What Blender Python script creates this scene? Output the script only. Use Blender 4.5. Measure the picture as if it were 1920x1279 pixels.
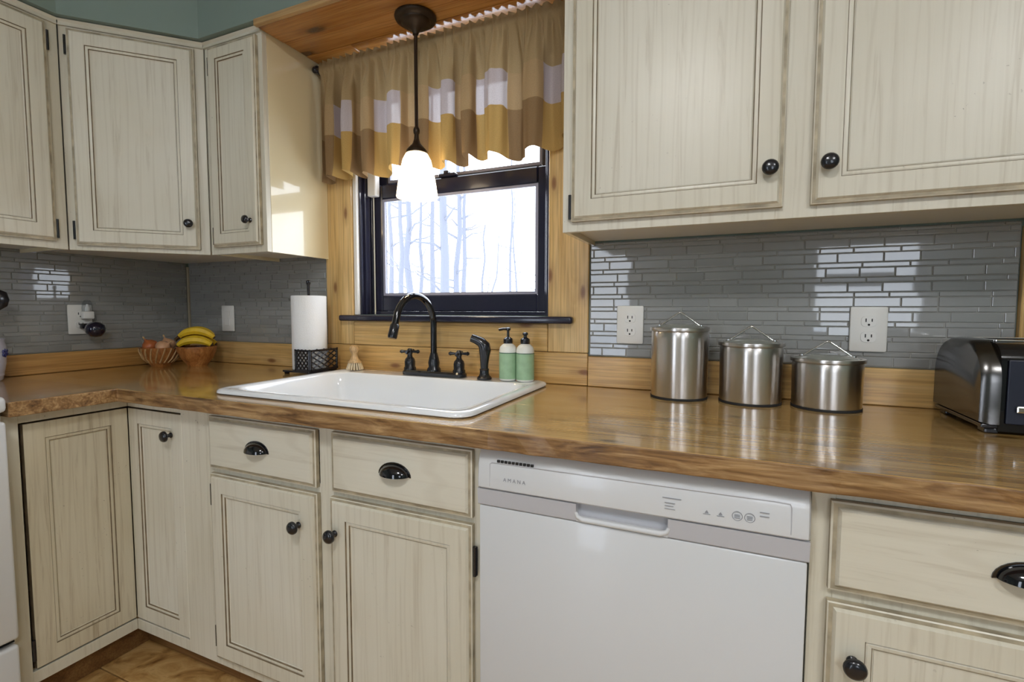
import bpy, bmesh, math, random
from mathutils import Vector, Matrix, noise
random.seed(7)
for o in list(bpy.data.objects): bpy.data.objects.remove(o, do_unlink=True)
S = bpy.context.scene
COL = S.collection
PI = math.pi

# ------------------------------------------------------------------ camera
YAW, PITCH, ROLL, F = -0.4115, -0.0633, 0.0024, 917.71
cam = bpy.data.cameras.new('camera')
cam.sensor_width = 36.0; cam.sensor_fit = 'HORIZONTAL'; cam.lens = F * 36.0 / 1920.0
cam.clip_start = 0.02; cam.clip_end = 200
co = bpy.data.objects.new('camera', cam); COL.objects.link(co)
fw = Vector((math.sin(YAW)*math.cos(PITCH), math.cos(YAW)*math.cos(PITCH), math.sin(PITCH)))
rt = Vector((math.cos(YAW), -math.sin(YAW), 0)); up = rt.cross(fw)
r2 = rt*math.cos(ROLL) + up*math.sin(ROLL); u2 = up*math.cos(ROLL) - rt*math.sin(ROLL)
m = Matrix((r2, u2, -fw)).transposed().to_4x4(); m.translation = (2.3531, -1.5343, 1.1562)
co.matrix_world = m
S.camera = co

# ------------------------------------------------------------------ world, lights, exposure
w = bpy.data.worlds.new('sky'); S.world = w; w.use_nodes = True
bg = w.node_tree.nodes['Background']
bg.inputs['Color'].default_value = (0.86, 0.92, 1.0, 1); bg.inputs['Strength'].default_value = 6.0
S.view_settings.view_transform = 'Standard'; S.view_settings.look = 'None'
S.view_settings.gamma = 1.0; S.view_settings.use_curve_mapping = False
S.view_settings.exposure = 0.2

def portal(name, loc, rot, sx, sy):
    l = bpy.data.lights.new(name, 'AREA'); l.shape = 'RECTANGLE'; l.size = sx; l.size_y = sy
    l.cycles.is_portal = True
    o = bpy.data.objects.new(name, l); COL.objects.link(o); o.location = loc; o.rotation_euler = rot
    return o
portal('daylight_sink_window', (1.42, 0.20, 1.60), (-PI/2, 0, 0), 0.80, 0.94)
portal('daylight_rear_window', (3.55, -4.10, 1.45), (PI/2, 0, 0), 0.95, 1.20)
portal('daylight_rear_door', (1.10, -4.10, 1.05), (PI/2, 0, 0), 0.62, 1.95)

# ------------------------------------------------------------------ materials
def srgb(r, g, b):
    f = lambda c: (c/255/12.92) if c/255 <= .04045 else ((c/255+.055)/1.055)**2.4
    return (f(r), f(g), f(b), 1)
MATS = {}
def newmat(name):
    mt = bpy.data.materials.new(name); mt.use_nodes = True; MATS[name] = mt
    nt = mt.node_tree; b = nt.nodes['Principled BSDF']
    return mt, nt, b
def mat(name, col, rough=.5, metal=0, coat=0, trans=0, ior=1.45, bump=0, bscale=60, var=0, spec=.5, alpha=1, emit=None, es=0, coatr=.05):
    mt, nt, b = newmat(name)
    b.inputs['Base Color'].default_value = col
    b.inputs['Roughness'].default_value = rough; b.inputs['Metallic'].default_value = metal
    b.inputs['Coat Weight'].default_value = coat; b.inputs['Coat Roughness'].default_value = coatr
    b.inputs['Transmission Weight'].default_value = trans; b.inputs['IOR'].default_value = ior
    b.inputs['Specular IOR Level'].default_value = spec; b.inputs['Alpha'].default_value = alpha
    if emit:
        b.inputs['Emission Color'].default_value = emit; b.inputs['Emission Strength'].default_value = es
    if bump or var:
        tc = nt.nodes.new('ShaderNodeTexCoord'); n = nt.nodes.new('ShaderNodeTexNoise')
        n.inputs['Scale'].default_value = bscale; n.inputs['Detail'].default_value = 4
        nt.links.new(tc.outputs['Object'], n.inputs['Vector'])
        if bump:
            bp = nt.nodes.new('ShaderNodeBump'); bp.inputs['Strength'].default_value = bump; bp.inputs['Distance'].default_value = .002
            nt.links.new(n.outputs['Fac'], bp.inputs['Height']); nt.links.new(bp.outputs['Normal'], b.inputs['Normal'])
        if var:
            rp = nt.nodes.new('ShaderNodeValToRGB')
            rp.color_ramp.elements[0].position = .3; rp.color_ramp.elements[1].position = .7
            rp.color_ramp.elements[0].color = tuple(c*(1-var) for c in col[:3])+(1,)
            rp.color_ramp.elements[1].color = tuple(min(1, c*(1+var)) for c in col[:3])+(1,)
            nt.links.new(n.outputs['Fac'], rp.inputs['Fac']); nt.links.new(rp.outputs['Color'], b.inputs['Base Color'])
    return mt

def ramp(nt, src, stops):
    rp = nt.nodes.new('ShaderNodeValToRGB'); e = rp.color_ramp.elements
    while len(e) > 1: e.remove(e[-1])
    e[0].position = stops[0][0]; e[0].color = stops[0][1]
    for p, c in stops[1:]:
        q = e.new(p); q.color = c
    nt.links.new(src, rp.inputs['Fac'])
    return rp.outputs['Color']
def mix(nt, fac, a, b, mode='MIX'):
    n = nt.nodes.new('ShaderNodeMix'); n.data_type = 'RGBA'; n.blend_type = mode
    if hasattr(fac, 'is_output'): nt.links.new(fac, n.inputs['Factor'])
    else: n.inputs['Factor'].default_value = fac
    for s, k in ((a, 'A'), (b, 'B')):
        i = [x for x in n.inputs if x.name == k and x.type == 'RGBA'][0]
        if hasattr(s, 'is_output'): nt.links.new(s, i)
        else: i.default_value = s
    return [x for x in n.outputs if x.type == 'RGBA'][0]
def objcoord(nt, scale, rnd=7.0):
    tc = nt.nodes.new('ShaderNodeTexCoord'); oi = nt.nodes.new('ShaderNodeObjectInfo')
    mul = nt.nodes.new('ShaderNodeVectorMath'); mul.operation = 'SCALE'
    cb = nt.nodes.new('ShaderNodeCombineXYZ')
    for i in range(3): nt.links.new(oi.outputs['Random'], cb.inputs[i])
    mul.inputs['Scale'].default_value = rnd; nt.links.new(cb.outputs[0], mul.inputs[0])
    ad = nt.nodes.new('ShaderNodeVectorMath'); ad.operation = 'ADD'
    nt.links.new(tc.outputs['Object'], ad.inputs[0]); nt.links.new(mul.outputs[0], ad.inputs[1])
    mp = nt.nodes.new('ShaderNodeMapping'); mp.inputs['Scale'].default_value = scale
    nt.links.new(ad.outputs[0], mp.inputs['Vector'])
    return mp.outputs[0], ad.outputs[0]
def tex(nt, vec, scale, detail=4, rough=.55, dist=0):
    n = nt.nodes.new('ShaderNodeTexNoise'); n.inputs['Scale'].default_value = scale
    n.inputs['Detail'].default_value = detail; n.inputs['Roughness'].default_value = rough; n.inputs['Distortion'].default_value = dist
    nt.links.new(vec, n.inputs['Vector']); return n.outputs['Fac']
def stretch(axis, along, across):
    s = [across]*3; s['xyz'.index(axis)] = along; return s
def wood(name, axis, dark, mid, light, rough=.35, coat=.3, along=1.1, across=13, knots=1.0, bump=.15, knotcol=None, coatr=.12):
    mt, nt, b = newmat(name)
    v, raw = objcoord(nt, stretch(axis, along, across))
    n1 = tex(nt, v, 1.0, 5, .6, 1.2)
    c = ramp(nt, n1, [(.28, dark), (.46, mid), (.72, light)])
    v2, _ = objcoord(nt, stretch(axis, 5, 190))
    n2 = tex(nt, v2, 1.0, 2, .5, .2)
    c2 = ramp(nt, n2, [(.35, (.66, .62, .56, 1)), (.6, (1, 1, 1, 1))])
    c = mix(nt, .75, c, c2, 'MULTIPLY')
    nb = tex(nt, raw, 3.2, 3, .5)
    cb = ramp(nt, nb, [(.3, (.80, .77, .72, 1)), (.65, (1.0, 1.0, 1.0, 1))])
    c = mix(nt, .8, c, cb, 'MULTIPLY')
    if knots:
        v3, _ = objcoord(nt, stretch(axis, 3.0, 8.0))
        sx = nt.nodes.new('ShaderNodeSeparateXYZ'); nt.links.new(v3, sx.inputs[0]); cbx = nt.nodes.new('ShaderNodeCombineXYZ')
        oth = [q for q in range(3) if q != 'xyz'.index(axis)]; sm = nt.nodes.new('ShaderNodeMath'); sm.operation = 'ADD'
        nt.links.new(sx.outputs[oth[0]], sm.inputs[0]); nt.links.new(sx.outputs[oth[1]], sm.inputs[1])
        nt.links.new(sx.outputs['xyz'.index(axis)], cbx.inputs[0]); nt.links.new(sm.outputs[0], cbx.inputs[1])
        vo = nt.nodes.new('ShaderNodeTexVoronoi'); vo.voronoi_dimensions = '2D'; vo.inputs['Scale'].default_value = 1.0
        nt.links.new(cbx.outputs[0], vo.inputs['Vector'])
        k = ramp(nt, vo.outputs['Distance'], [(0, (.9, .9, .9, 1)), (.05*knots, (.75, .75, .75, 1)), (.09*knots, (.22, .22, .22, 1)), (.20*knots, (0, 0, 0, 1))])
        lot = ramp(nt, vo.outputs['Color'], [(.38, (0, 0, 0, 1)), (.42, (1, 1, 1, 1))]); k = mix(nt, 1.0, k, lot, 'MULTIPLY')
        c = mix(nt, k, c, knotcol or tuple(x*.35 for x in dark[:3])+(1,))
    nt.links.new(c, b.inputs['Base Color'])
    b.inputs['Roughness'].default_value = rough; b.inputs['Coat Weight'].default_value = coat; b.inputs['Coat Roughness'].default_value = coatr
    bp = nt.nodes.new('ShaderNodeBump'); bp.inputs['Strength'].default_value = bump; bp.inputs['Distance'].default_value = .001
    nt.links.new(n2, bp.inputs['Height']); nt.links.new(bp.outputs['Normal'], b.inputs['Normal'])
    return mt
def paint(name, axis, base, streak, wear=.6, amount=.42):
    mt, nt, b = newmat(name)
    v, raw = objcoord(nt, stretch(axis, 2.4, 62))
    n1 = tex(nt, v, 1.0, 5, .62, 1.0)
    g = ramp(nt, n1, [(.30, (1, 1, 1, 1)), (.44, (.16, .16, .16, 1)), (.60, (0, 0, 0, 1))])
    gm = mix(nt, 1.0, g, (amount, amount, amount, 1), 'MULTIPLY')
    c = mix(nt, gm, base, streak)
    # cathedral figure
    v4, _ = objcoord(nt, stretch(axis, .9, 7))
    wv = nt.nodes.new('ShaderNodeTexWave'); wv.wave_type = 'BANDS'; wv.bands_direction = 'X'
    wv.inputs['Scale'].default_value = 1.3; wv.inputs['Distortion'].default_value = 9.0; wv.inputs['Detail'].default_value = 2; wv.inputs['Detail Scale'].default_value = .7
    nt.links.new(v4, wv.inputs['Vector'])
    wf = ramp(nt, wv.outputs['Fac'], [(0, (.16, .16, .16, 1)), (.10, (0, 0, 0, 1))])
    c = mix(nt, wf, c, streak)
    n2 = tex(nt, raw, 2.3, 3, .5)
    c2 = ramp(nt, n2, [(.3, (.90, .88, .83, 1)), (.7, (1, 1, 1, 1))])
    c = mix(nt, 1.0, c, c2, 'MULTIPLY')
    n3 = tex(nt, raw, 110, 3, .6); n4 = tex(nt, raw, 5, 2, .5)
    sp = ramp(nt, n3, [(.68, (0, 0, 0, 1)), (.74, (1, 1, 1, 1))]); ar = ramp(nt, n4, [(.56, (0, 0, 0, 1)), (.7, (wear, wear, wear, 1))])
    c = mix(nt, mix(nt, 1.0, sp, ar, 'MULTIPLY'), c, (.10, .06, .03, 1))
    nt.links.new(c, b.inputs['Base Color'])
    b.inputs['Roughness'].default_value = .34
    bp = nt.nodes.new('ShaderNodeBump'); bp.inputs['Strength'].default_value = .12; bp.inputs['Distance'].default_value = .001
    nt.links.new(n1, bp.inputs['Height']); nt.links.new(bp.outputs['Normal'], b.inputs['Normal'])
    return mt

CREAM = (.745, .71, .60, 1); STREAK = (.47, .41, .30, 1)
paint('cream_v', 'z', CREAM, STREAK)
paint('cream_h', 'x', CREAM, STREAK, amount=.4)
paint('cream_worn', 'z', (.70, .64, .49, 1), (.34, .25, .14, 1), wear=1.0, amount=.6)
mat('cream_side', (.77, .66, .42, 1), .2, coat=1.0, var=.03, bscale=3, coatr=.03)
mat('cream_under', (.70, .68, .62, 1), .6)
mat('glaze', (.20, .15, .09, 1), .5, var=.3, bscale=30)
mat('glaze_edge', (.42, .36, .25, 1), .5, var=.35, bscale=25)
wood('counter_x', 'x', srgb(146, 106, 54), srgb(198, 158, 94), srgb(220, 184, 122), rough=.22, coat=.9, along=1.3, across=16, knots=.9, bump=.03, coatr=.10)
wood('counter_y', 'y', srgb(134, 96, 50), srgb(180, 138, 82), srgb(204, 164, 106), rough=.24, coat=.8, along=1.3, across=16, knots=.5, bump=.03, coatr=.12)
wood('counter_edge', 'x', srgb(84, 56, 30), srgb(148, 110, 66), srgb(204, 168, 118), rough=.5, coat=.2, along=6, across=46, knots=1.3, bump=1.0)
wood('pine_v', 'z', srgb(192, 148, 82), srgb(224, 186, 120), srgb(238, 206, 148), rough=.4, coat=.3, knots=.9, knotcol=srgb(120, 70, 34))
wood('pine_h', 'x', srgb(188, 142, 76), srgb(220, 178, 110), srgb(234, 198, 136), rough=.4, coat=.3, knots=1.0, knotcol=srgb(116, 66, 32))
wood('edge_pine', 'x', srgb(140, 106, 66), srgb(176, 140, 92), srgb(200, 164, 112), rough=.5, coat=.1, knots=1.0, knotcol=srgb(60, 36, 20))
wood('pine_y', 'y', srgb(170, 118, 58), srgb(200, 150, 84), srgb(216, 170, 104), rough=.4, coat=.3, knots=1.0, knotcol=srgb(100, 58, 28))
wood('plank_soffit', 'x', srgb(150, 92, 40), srgb(196, 134, 66), srgb(216, 158, 90), rough=.25, coat=.7, knots=1.7, knotcol=srgb(60, 30, 14))
wood('bowl_wood', 'z', srgb(120, 72, 34), srgb(176, 112, 56), srgb(206, 146, 84), rough=.4, across=24, along=9, knots=0)
wood('brush_wood', 'z', srgb(176, 136, 86), srgb(206, 168, 116), srgb(222, 188, 140), rough=.5, knots=0)
wood('toe_wood', 'x', srgb(96, 64, 34), srgb(140, 100, 58), srgb(164, 124, 76), rough=.5, coat=.1, knots=0)
mat('wall_teal', srgb(128, 144, 136), .7, bump=.08, bscale=220)
mat('ceiling_white', srgb(226, 226, 220), .8)
mat('grout', srgb(168, 166, 160), .8, var=.05, bscale=80)
def tilemat():
    mt, nt, b = newmat('tile_glass')
    oi = nt.nodes.new('ShaderNodeObjectInfo')
    c = ramp(nt, oi.outputs['Random'], [(0, srgb(138, 138, 134)), (.5, srgb(143, 143, 140)), (1, srgb(150, 150, 146))])
    nt.links.new(c, b.inputs['Base Color'])
    b.inputs['Roughness'].default_value = .3; b.inputs['Coat Weight'].default_value = 1.0; b.inputs['Coat Roughness'].default_value = .03
    b.inputs['Coat IOR'].default_value = 1.55
tilemat()
mat('corner_bead', srgb(176, 164, 140), .6)
mat('porcelain', (.88, .90, .92, 1), .12, coat=.6)
mat('appliance', (.69, .70, .71, 1), .28, coat=.3, bump=.03, bscale=500)
mat('appliance_shaded', (.54, .54, .57, 1), .35)  # white plastic greyed: shade of the undercut handle band put into the colour
mat('appliance_print', (.30, .31, .34, 1), .5)
mat('black_metal', (.012, .012, .016, 1), .25, metal=0, coat=.4)
mat('black_gloss', (.006, .006, .008, 1), .10, coat=.6)
mat('black_gap', (.008, .008, .008, 1), .8)
mat('frame_black', (.016, .016, .034, 1), .22, coat=.3)
mat('bronze', (.045, .030, .020, 1), .35, metal=.6)
mat('white_plastic', (.80, .79, .75, 1), .3)
mat('white_vinyl', (.82, .80, .76, 1), .4)
mat('paper', (.86, .86, .86, 1), .9, bump=.5, bscale=260)
mat('slot_dark', (.02, .02, .02, 1), .7)
mat('bead_grey', (.30, .30, .38, 1), .4)
mat('cord', (.72, .69, .60, 1), .7)
mat('green_label', srgb(158, 190, 152), .4, var=.10, bscale=45)
mat('green_line', srgb(70, 100, 84), .5)
mat('bottle_white', srgb(232, 232, 224), .3)
mat('bristle', srgb(226, 208, 176), .8, bump=1.0, bscale=300)
mat('banana', srgb(226, 188, 44), .45, var=.16, bscale=26)
mat('banana_tip', srgb(78, 54, 26), .7)
mat('onion', srgb(172, 96, 52), .35, var=.35, bscale=38)
mat('onion_pale', srgb(206, 158, 120), .35, var=.18, bscale=38)
mat('steel_toaster', (.12, .115, .11, 1), .22, metal=1)
mat('chrome', (.80, .80, .80, 1), .12, metal=1)
mat('toaster_navy', (.012, .015, .030, 1), .35)
mat('snow', (.86, .90, .96, 1), .9)
mat('bark', (.135, .14, .165, 1), .9, bump=.5, bscale=30)
mat('crock', srgb(206, 206, 220), .25, coat=.5)
mat('crock_blue', srgb(40, 44, 110), .3, coat=.5)
mat('purple_ball', (.008, .007, .022, 1), .12, coat=.8)
def clear(name, tint, rough=.02, fac=.10):
    mt = bpy.data.materials.new(name); mt.use_nodes = True; MATS[name] = mt; nt = mt.node_tree; nt.nodes.clear()
    o = nt.nodes.new('ShaderNodeOutputMaterial'); t = nt.nodes.new('ShaderNodeBsdfTransparent'); g = nt.nodes.new('ShaderNodeBsdfGlossy')
    lw = nt.nodes.new('ShaderNodeLayerWeight'); lw.inputs['Blend'].default_value = .5
    pw = nt.nodes.new('ShaderNodeMath'); pw.operation = 'POWER'; pw.inputs[1].default_value = 5; nt.links.new(lw.outputs['Facing'], pw.inputs[0])
    fr = nt.nodes.new('ShaderNodeMath'); fr.operation = 'MULTIPLY_ADD'; fr.inputs[1].default_value = .9; fr.inputs[2].default_value = .035; nt.links.new(pw.outputs[0], fr.inputs[0])
    mx = nt.nodes.new('ShaderNodeMixShader'); t.inputs['Color'].default_value = tint; g.inputs['Roughness'].default_value = rough
    nt.links.new(fr.outputs[0], mx.inputs[0]); nt.links.new(t.outputs[0], mx.inputs[1]); nt.links.new(g.outputs[0], mx.inputs[2])
    nt.links.new(mx.outputs[0], o.inputs['Surface'])
clear('pane_glass', (.97, .98, 1, 1)); mat('lid_glass', (.34, .36, .32, 1), .12, coat=.6, alpha=.82); clear('clear_plastic', (.86, .88, .90, 1), .05)
def steelmat():
    mt, nt, b = newmat('brushed_steel')
    v, raw = objcoord(nt, (3, 3, 420), 3)
    n = tex(nt, v, 1.0, 2, .5)
    b.inputs['Base Color'].default_value = (.64, .61, .58, 1); b.inputs['Metallic'].default_value = 1
    b.inputs['Roughness'].default_value = .30
    b.inputs['Anisotropic'].default_value = .8; b.inputs['Anisotropic Rotation'].default_value = .25
    tg = nt.nodes.new('ShaderNodeTangent'); tg.direction_type = 'RADIAL'; tg.axis = 'Z'; nt.links.new(tg.outputs[0], b.inputs['Tangent'])
    bp = nt.nodes.new('ShaderNodeBump'); bp.inputs['Strength'].default_value = .05; bp.inputs['Distance'].default_value = .0005
    nt.links.new(n, bp.inputs['Height']); nt.links.new(bp.outputs['Normal'], b.inputs['Normal'])
steelmat()
def shademat():
    mt, nt, b = newmat('shade_glass')
    b.inputs['Base Color'].default_value = (.9, .86, .78, 1); b.inputs['Roughness'].default_value = .35
    b.inputs['Emission Color'].default_value = (1.0, .80, .52, 1); b.inputs['Emission Strength'].default_value = 4.5
shademat()
mat('lamp_glow', (.9, .88, .8, 1), .5, emit=(.97, .98, 1.0, 1), es=50)
mat('bulb', (1, .9, .7, 1), .5, emit=(1, .82, .55, 1), es=30)
def floormat():
    mt, nt, b = newmat('floor_stone')
    v, raw = objcoord(nt, (1, 1, 1), 9)
    n = tex(nt, raw, 7, 6, .6, 2.2)
    c = ramp(nt, n, [(.30, srgb(128, 88, 44)), (.45, srgb(190, 146, 86)), (.6, srgb(214, 176, 116)), (.75, srgb(176, 128, 72))])
    nt.links.new(c, b.inputs['Base Color']); b.inputs['Roughness'].default_value = .4
    bp = nt.nodes.new('ShaderNodeBump'); bp.inputs['Strength'].default_value = .3; bp.inputs['Distance'].default_value = .003
    nt.links.new(n, bp.inputs['Height']); nt.links.new(bp.outputs['Normal'], b.inputs['Normal'])
floormat()
mat('floor_joint', srgb(70, 50, 30), .9)
def fabric():
    mt = bpy.data.materials.new('valance_check'); mt.use_nodes = True; MATS['valance_check'] = mt; nt = mt.node_tree; nt.nodes.clear()
    out = nt.nodes.new('ShaderNodeOutputMaterial'); uv = nt.nodes.new('ShaderNodeUVMap'); uv.uv_map = 'UVMap'
    sp = nt.nodes.new('ShaderNodeSeparateXYZ'); nt.links.new(uv.outputs[0], sp.inputs[0])
    def math_(op, a, bv=None, cv=None):
        n = nt.nodes.new('ShaderNodeMath'); n.operation = op
        for i, x in enumerate((a, bv, cv)):
            if x is None: continue
            if hasattr(x, 'is_output'): nt.links.new(x, n.inputs[i])
            else: n.inputs[i].default_value = x
        return n.outputs[0]
    # u: metres of cloth along the rod, v: metres below the rod
    col = math_('GREATER_THAN', math_('FRACT', math_('DIVIDE', sp.outputs[0], .36)), .50)
    midrow = math_('MULTIPLY', math_('GREATER_THAN', sp.outputs[1], .150), math_('LESS_THAN', sp.outputs[1], .262))
    low = math_('GREATER_THAN', sp.outputs[1], .262)
    TAN = srgb(172, 148, 108); WHT = srgb(194, 182, 180); OCH = srgb(188, 154, 94); BRN = srgb(146, 118, 84); TAN2 = srgb(180, 152, 112)
    light = mix(nt, low, mix(nt, midrow, TAN, WHT), OCH)
    darkc = mix(nt, low, mix(nt, midrow, TAN, TAN2), BRN)
    c = mix(nt, col, darkc, light)
    nz = nt.nodes.new('ShaderNodeTexNoise'); nz.inputs['Scale'].default_value = 420; nz.inputs['Detail'].default_value = 1
    nt.links.new(uv.outputs[0], nz.inputs['Vector'])
    cz = ramp(nt, nz.outputs['Fac'], [(.3, (.82, .82, .82, 1)), (.7, (1, 1, 1, 1))]); c = mix(nt, .8, c, cz, 'MULTIPLY')
    d = nt.nodes.new('ShaderNodeBsdfDiffuse'); t = nt.nodes.new('ShaderNodeBsdfTranslucent'); mx = nt.nodes.new('ShaderNodeMixShader')
    tp = nt.nodes.new('ShaderNodeBsdfTransparent'); mx2 = nt.nodes.new('ShaderNodeMixShader')
    nt.links.new(c, d.inputs[0]); nt.links.new(c, t.inputs[0]); mx.inputs[0].default_value = .14
    nt.links.new(d.outputs[0], mx.inputs[1]); nt.links.new(t.outputs[0], mx.inputs[2])
    nt.links.new(math_('MULTIPLY', math_('MULTIPLY', midrow, col), .03), mx2.inputs[0])
    nt.links.new(mx.outputs[0], mx2.inputs[1]); nt.links.new(tp.outputs[0], mx2.inputs[2])
    nt.links.new(mx2.outputs[0], out.inputs['Surface'])
fabric()

# ------------------------------------------------------------------ mesh helpers
class MB:
    def __init__(s): s.bm = bmesh.new()
    def box(s, x0, x1, y0, y1, z0, z1, bev=0, mi=0, seg=2):
        r = bmesh.ops.create_cube(s.bm, size=1.0); vs = r['verts']
        for v in vs: v.co = Vector(((x0+x1)/2+v.co.x*(x1-x0), (y0+y1)/2+v.co.y*(y1-y0), (z0+z1)/2+v.co.z*(z1-z0)))
        fs = set(f for v in vs for f in v.link_faces)
        for f in fs: f.material_index = mi
        if bev:
            es = list(set(e for v in vs for e in v.link_edges))
            b = bmesh.ops.bevel(s.bm, geom=es, offset=bev, segments=seg, affect='EDGES', profile=.5)
            for f in b['faces']: f.material_index = mi
        return s
    def loft(s, loops, cap0=True, cap1=True, closed=True, mi=0, mis=None):
        vl = [[s.bm.verts.new(p) for p in L] for L in loops]; n = len(loops[0])
        for i in range(len(vl)-1):
            for j in range(n if closed else n-1):
                f = s.bm.faces.new((vl[i][j], vl[i][(j+1) % n], vl[i+1][(j+1) % n], vl[i+1][j])); f.material_index = mis[i] if mis else mi
        if cap0: s.bm.faces.new(list(reversed(vl[0]))).material_index = mis[0] if mis else mi
        if cap1: s.bm.faces.new(vl[-1]).material_index = mis[-1] if mis else mi
        return s
    def lathe(s, prof, c=(0, 0, 0), ax='z', seg=24, mi=0, cap0=True, cap1=True):
        loops = []
        for r, h in prof:
            L = []
            for k in range(seg):
                a = 2*PI*k/seg; p = (max(r, 1e-5)*math.cos(a), max(r, 1e-5)*math.sin(a), h)
                if ax == 'y': p = (p[0], -p[2], p[1])
                if ax == 'x': p = (p[2], p[0], p[1])
                L.append((c[0]+p[0], c[1]+p[1], c[2]+p[2]))
            loops.append(L)
        return s.loft(loops, cap0, cap1, mi=mi)
    def tube(s, path, rad, seg=10, mi=0, cap=True):
        P = [Vector(p) for p in path]; n = len(P); loops = []
        t0 = (P[1]-P[0]).normalized(); ref = Vector((0, 0, 1)) if abs(t0.z) < .9 else Vector((1, 0, 0))
        nrm = t0.cross(ref).normalized()
        for i in range(n):
            t = (P[min(i+1, n-1)]-P[max(i-1, 0)]).normalized()
            nrm = (nrm - t*nrm.dot(t)).normalized(); b = t.cross(nrm)
            r = rad[i] if isinstance(rad, (list, tuple)) else rad
            loops.append([P[i]+(nrm*math.cos(2*PI*k/seg)+b*math.sin(2*PI*k/seg))*r for k in range(seg)])
        return s.loft(loops, cap, cap, mi=mi)
    def prism(s, poly, z0, z1, ax='z', mi=0):
        def P(p, h):
            if ax == 'z': return (p[0], p[1], h)
            if ax == 'y': return (p[0], h, p[1])
            return (h, p[0], p[1])
        return s.loft([[P(p, z0) for p in poly], [P(p, z1) for p in poly]], mi=mi)
    def xf(s, M):
        bmesh.ops.transform(s.bm, matrix=M, verts=s.bm.verts); return s
def rrect(x0, x1, y0, y1, r, z, n=5):
    L = []
    for cx, cy, a0 in ((x1-r, y1-r, 0), (x0+r, y1-r, PI/2), (x0+r, y0+r, PI), (x1-r, y0+r, 1.5*PI)):
        for k in range(n+1):
            a = a0+PI/2*k/n; L.append((cx+r*math.cos(a), cy+r*math.sin(a), z))
    return L
def link(name, me, mats, parent=None, loc=(0, 0, 0), rz=0):
    o = bpy.data.objects.new(name, me); COL.objects.link(o); o.location = loc; o.rotation_euler = (0, 0, rz)
    if parent: o.parent = parent
    return o
def obj(name, mb, mats, parent=None, loc=(0, 0, 0), rz=0, smooth=0, label=None):
    bm = mb.bm; bmesh.ops.recalc_face_normals(bm, faces=bm.faces)
    me = bpy.data.meshes.new(name); bm.to_mesh(me); bm.free()
    for mn in ([mats] if isinstance(mats, str) else mats): me.materials.append(MATS[mn])
    if smooth:
        me.polygons.foreach_set('use_smooth', [True]*len(me.polygons)); me.set_sharp_from_angle(angle=math.radians(smooth))
    o = link(name, me, mats, parent, loc, rz)
    if label: o['label'] = label
    return o
def tag(o, label, cat, group=None):
    o['label'] = label; o['category'] = cat
    if group: o['group'] = group
    return o
def thing(name, label, cat, loc=(0, 0, 0), rz=0, group=None):
    o = bpy.data.objects.new(name, None); COL.objects.link(o); o.location = loc; o.rotation_euler = (0, 0, rz); o.empty_display_size = .05
    return tag(o, label, cat, group)
def struct(o, label=None):
    o['kind'] = 'structure'
    if label: o['label'] = label
    return o
def sroot(name, loc=(0, 0, 0), label=None):
    o = bpy.data.objects.new(name, None); COL.objects.link(o); o.location = loc
    return struct(o, label)

# ------------------------------------------------------------------ room shell
ZU, ZT = 1.357, 2.112          # underside and top of the wall cabinets
WX0, WX1, WZ0, WZ1 = 1.024, 1.816, 1.136, 2.06
b = MB()
b.box(-.14, WX0, 0, .16, -.02, 2.46); b.box(WX1, 4.74, 0, .16, -.02, 2.46); b.box(WX0, WX1, 0, .16, -.02, WZ0); b.box(WX0, WX1, 0, .16, WZ1, 2.46)
struct(obj('wall_back', b, 'wall_teal'))
struct(obj('wall_left', MB().box(-.14, 0, -4.0, 0, -.02, 2.46), 'wall_teal'))
struct(obj('wall_right', MB().box(4.6, 4.74, -4.0, 0, -.02, 2.46), 'wall_teal'))
b = MB()
for x0, x1, z0, z1 in ((-.14, .8, -.02, 2.46), (.8, 1.4, 2.0, 2.46), (.8, 1.4, -.02, .09), (1.4, 3.1, -.02, 2.46), (3.1, 4.0, -.02, .88), (3.1, 4.0, 2.02, 2.46), (4.0, 4.74, -.02, 2.46)):
    b.box(x0, x1, -4.14, -4.0, z0, z1)
struct(obj('wall_rear', b, 'wall_teal'))
struct(obj('ceiling', MB().box(-.14, 4.74, -4.14, .16, 2.44, 2.5), 'ceiling_white'))
fl = struct(obj('floor', MB().box(-.14, 4.74, -4.14, .16, -.06, -.012), 'floor_joint'))
# diagonal-free stone floor tiles, joints recessed
TS = .60
tile_me = None
for i in range(11):
    for j in range(9):
        x = -.15+i*TS; y = -.08-(j-1)*TS
        if x > 4.6 or y > .0 or x+TS < 0.0 or y-TS < -4.3: continue
        if tile_me is None:
            o = obj('floor_tile', MB().box(.002, TS-.002, -TS+.002, -.002, -.012, 0, .002, seg=1), 'floor_stone', fl, (x, y, 0)); tile_me = o.data
        else: link('floor_tile', tile_me, None, fl, (x, y, 0))

# soffit above the wall cabinets, following the diagonal corner
so = sroot('soffit', (0, 0, ZT))
b = MB().prism([(0.001, -.001), (0.001, -3.99), (.331, -3.99), (.331, -.612), (.612, -.331), (3.12, -.331), (3.12, -.001)], 0.002, 2.438-ZT)
obj('soffit_box', b, 'wall_teal', so)
for k, (y0, y1) in enumerate(((-.318, -.215), (-.213, -.110), (-.108, -.004))):
    xs = [(.892, 1.955)] if k != 2 else [(.892, 1.10), (1.102, 1.955)]
    for xa, xb in xs: obj('plank', MB().box(xa, xb, y0, y1, -.016+.002*(k == 1), .001, .0015, seg=1), 'plank_soffit', so)
obj('edge_board', MB().box(.892, 1.955, -.3355, -.3195, -.0175, .0035, .002), 'edge_pine', so)

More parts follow.
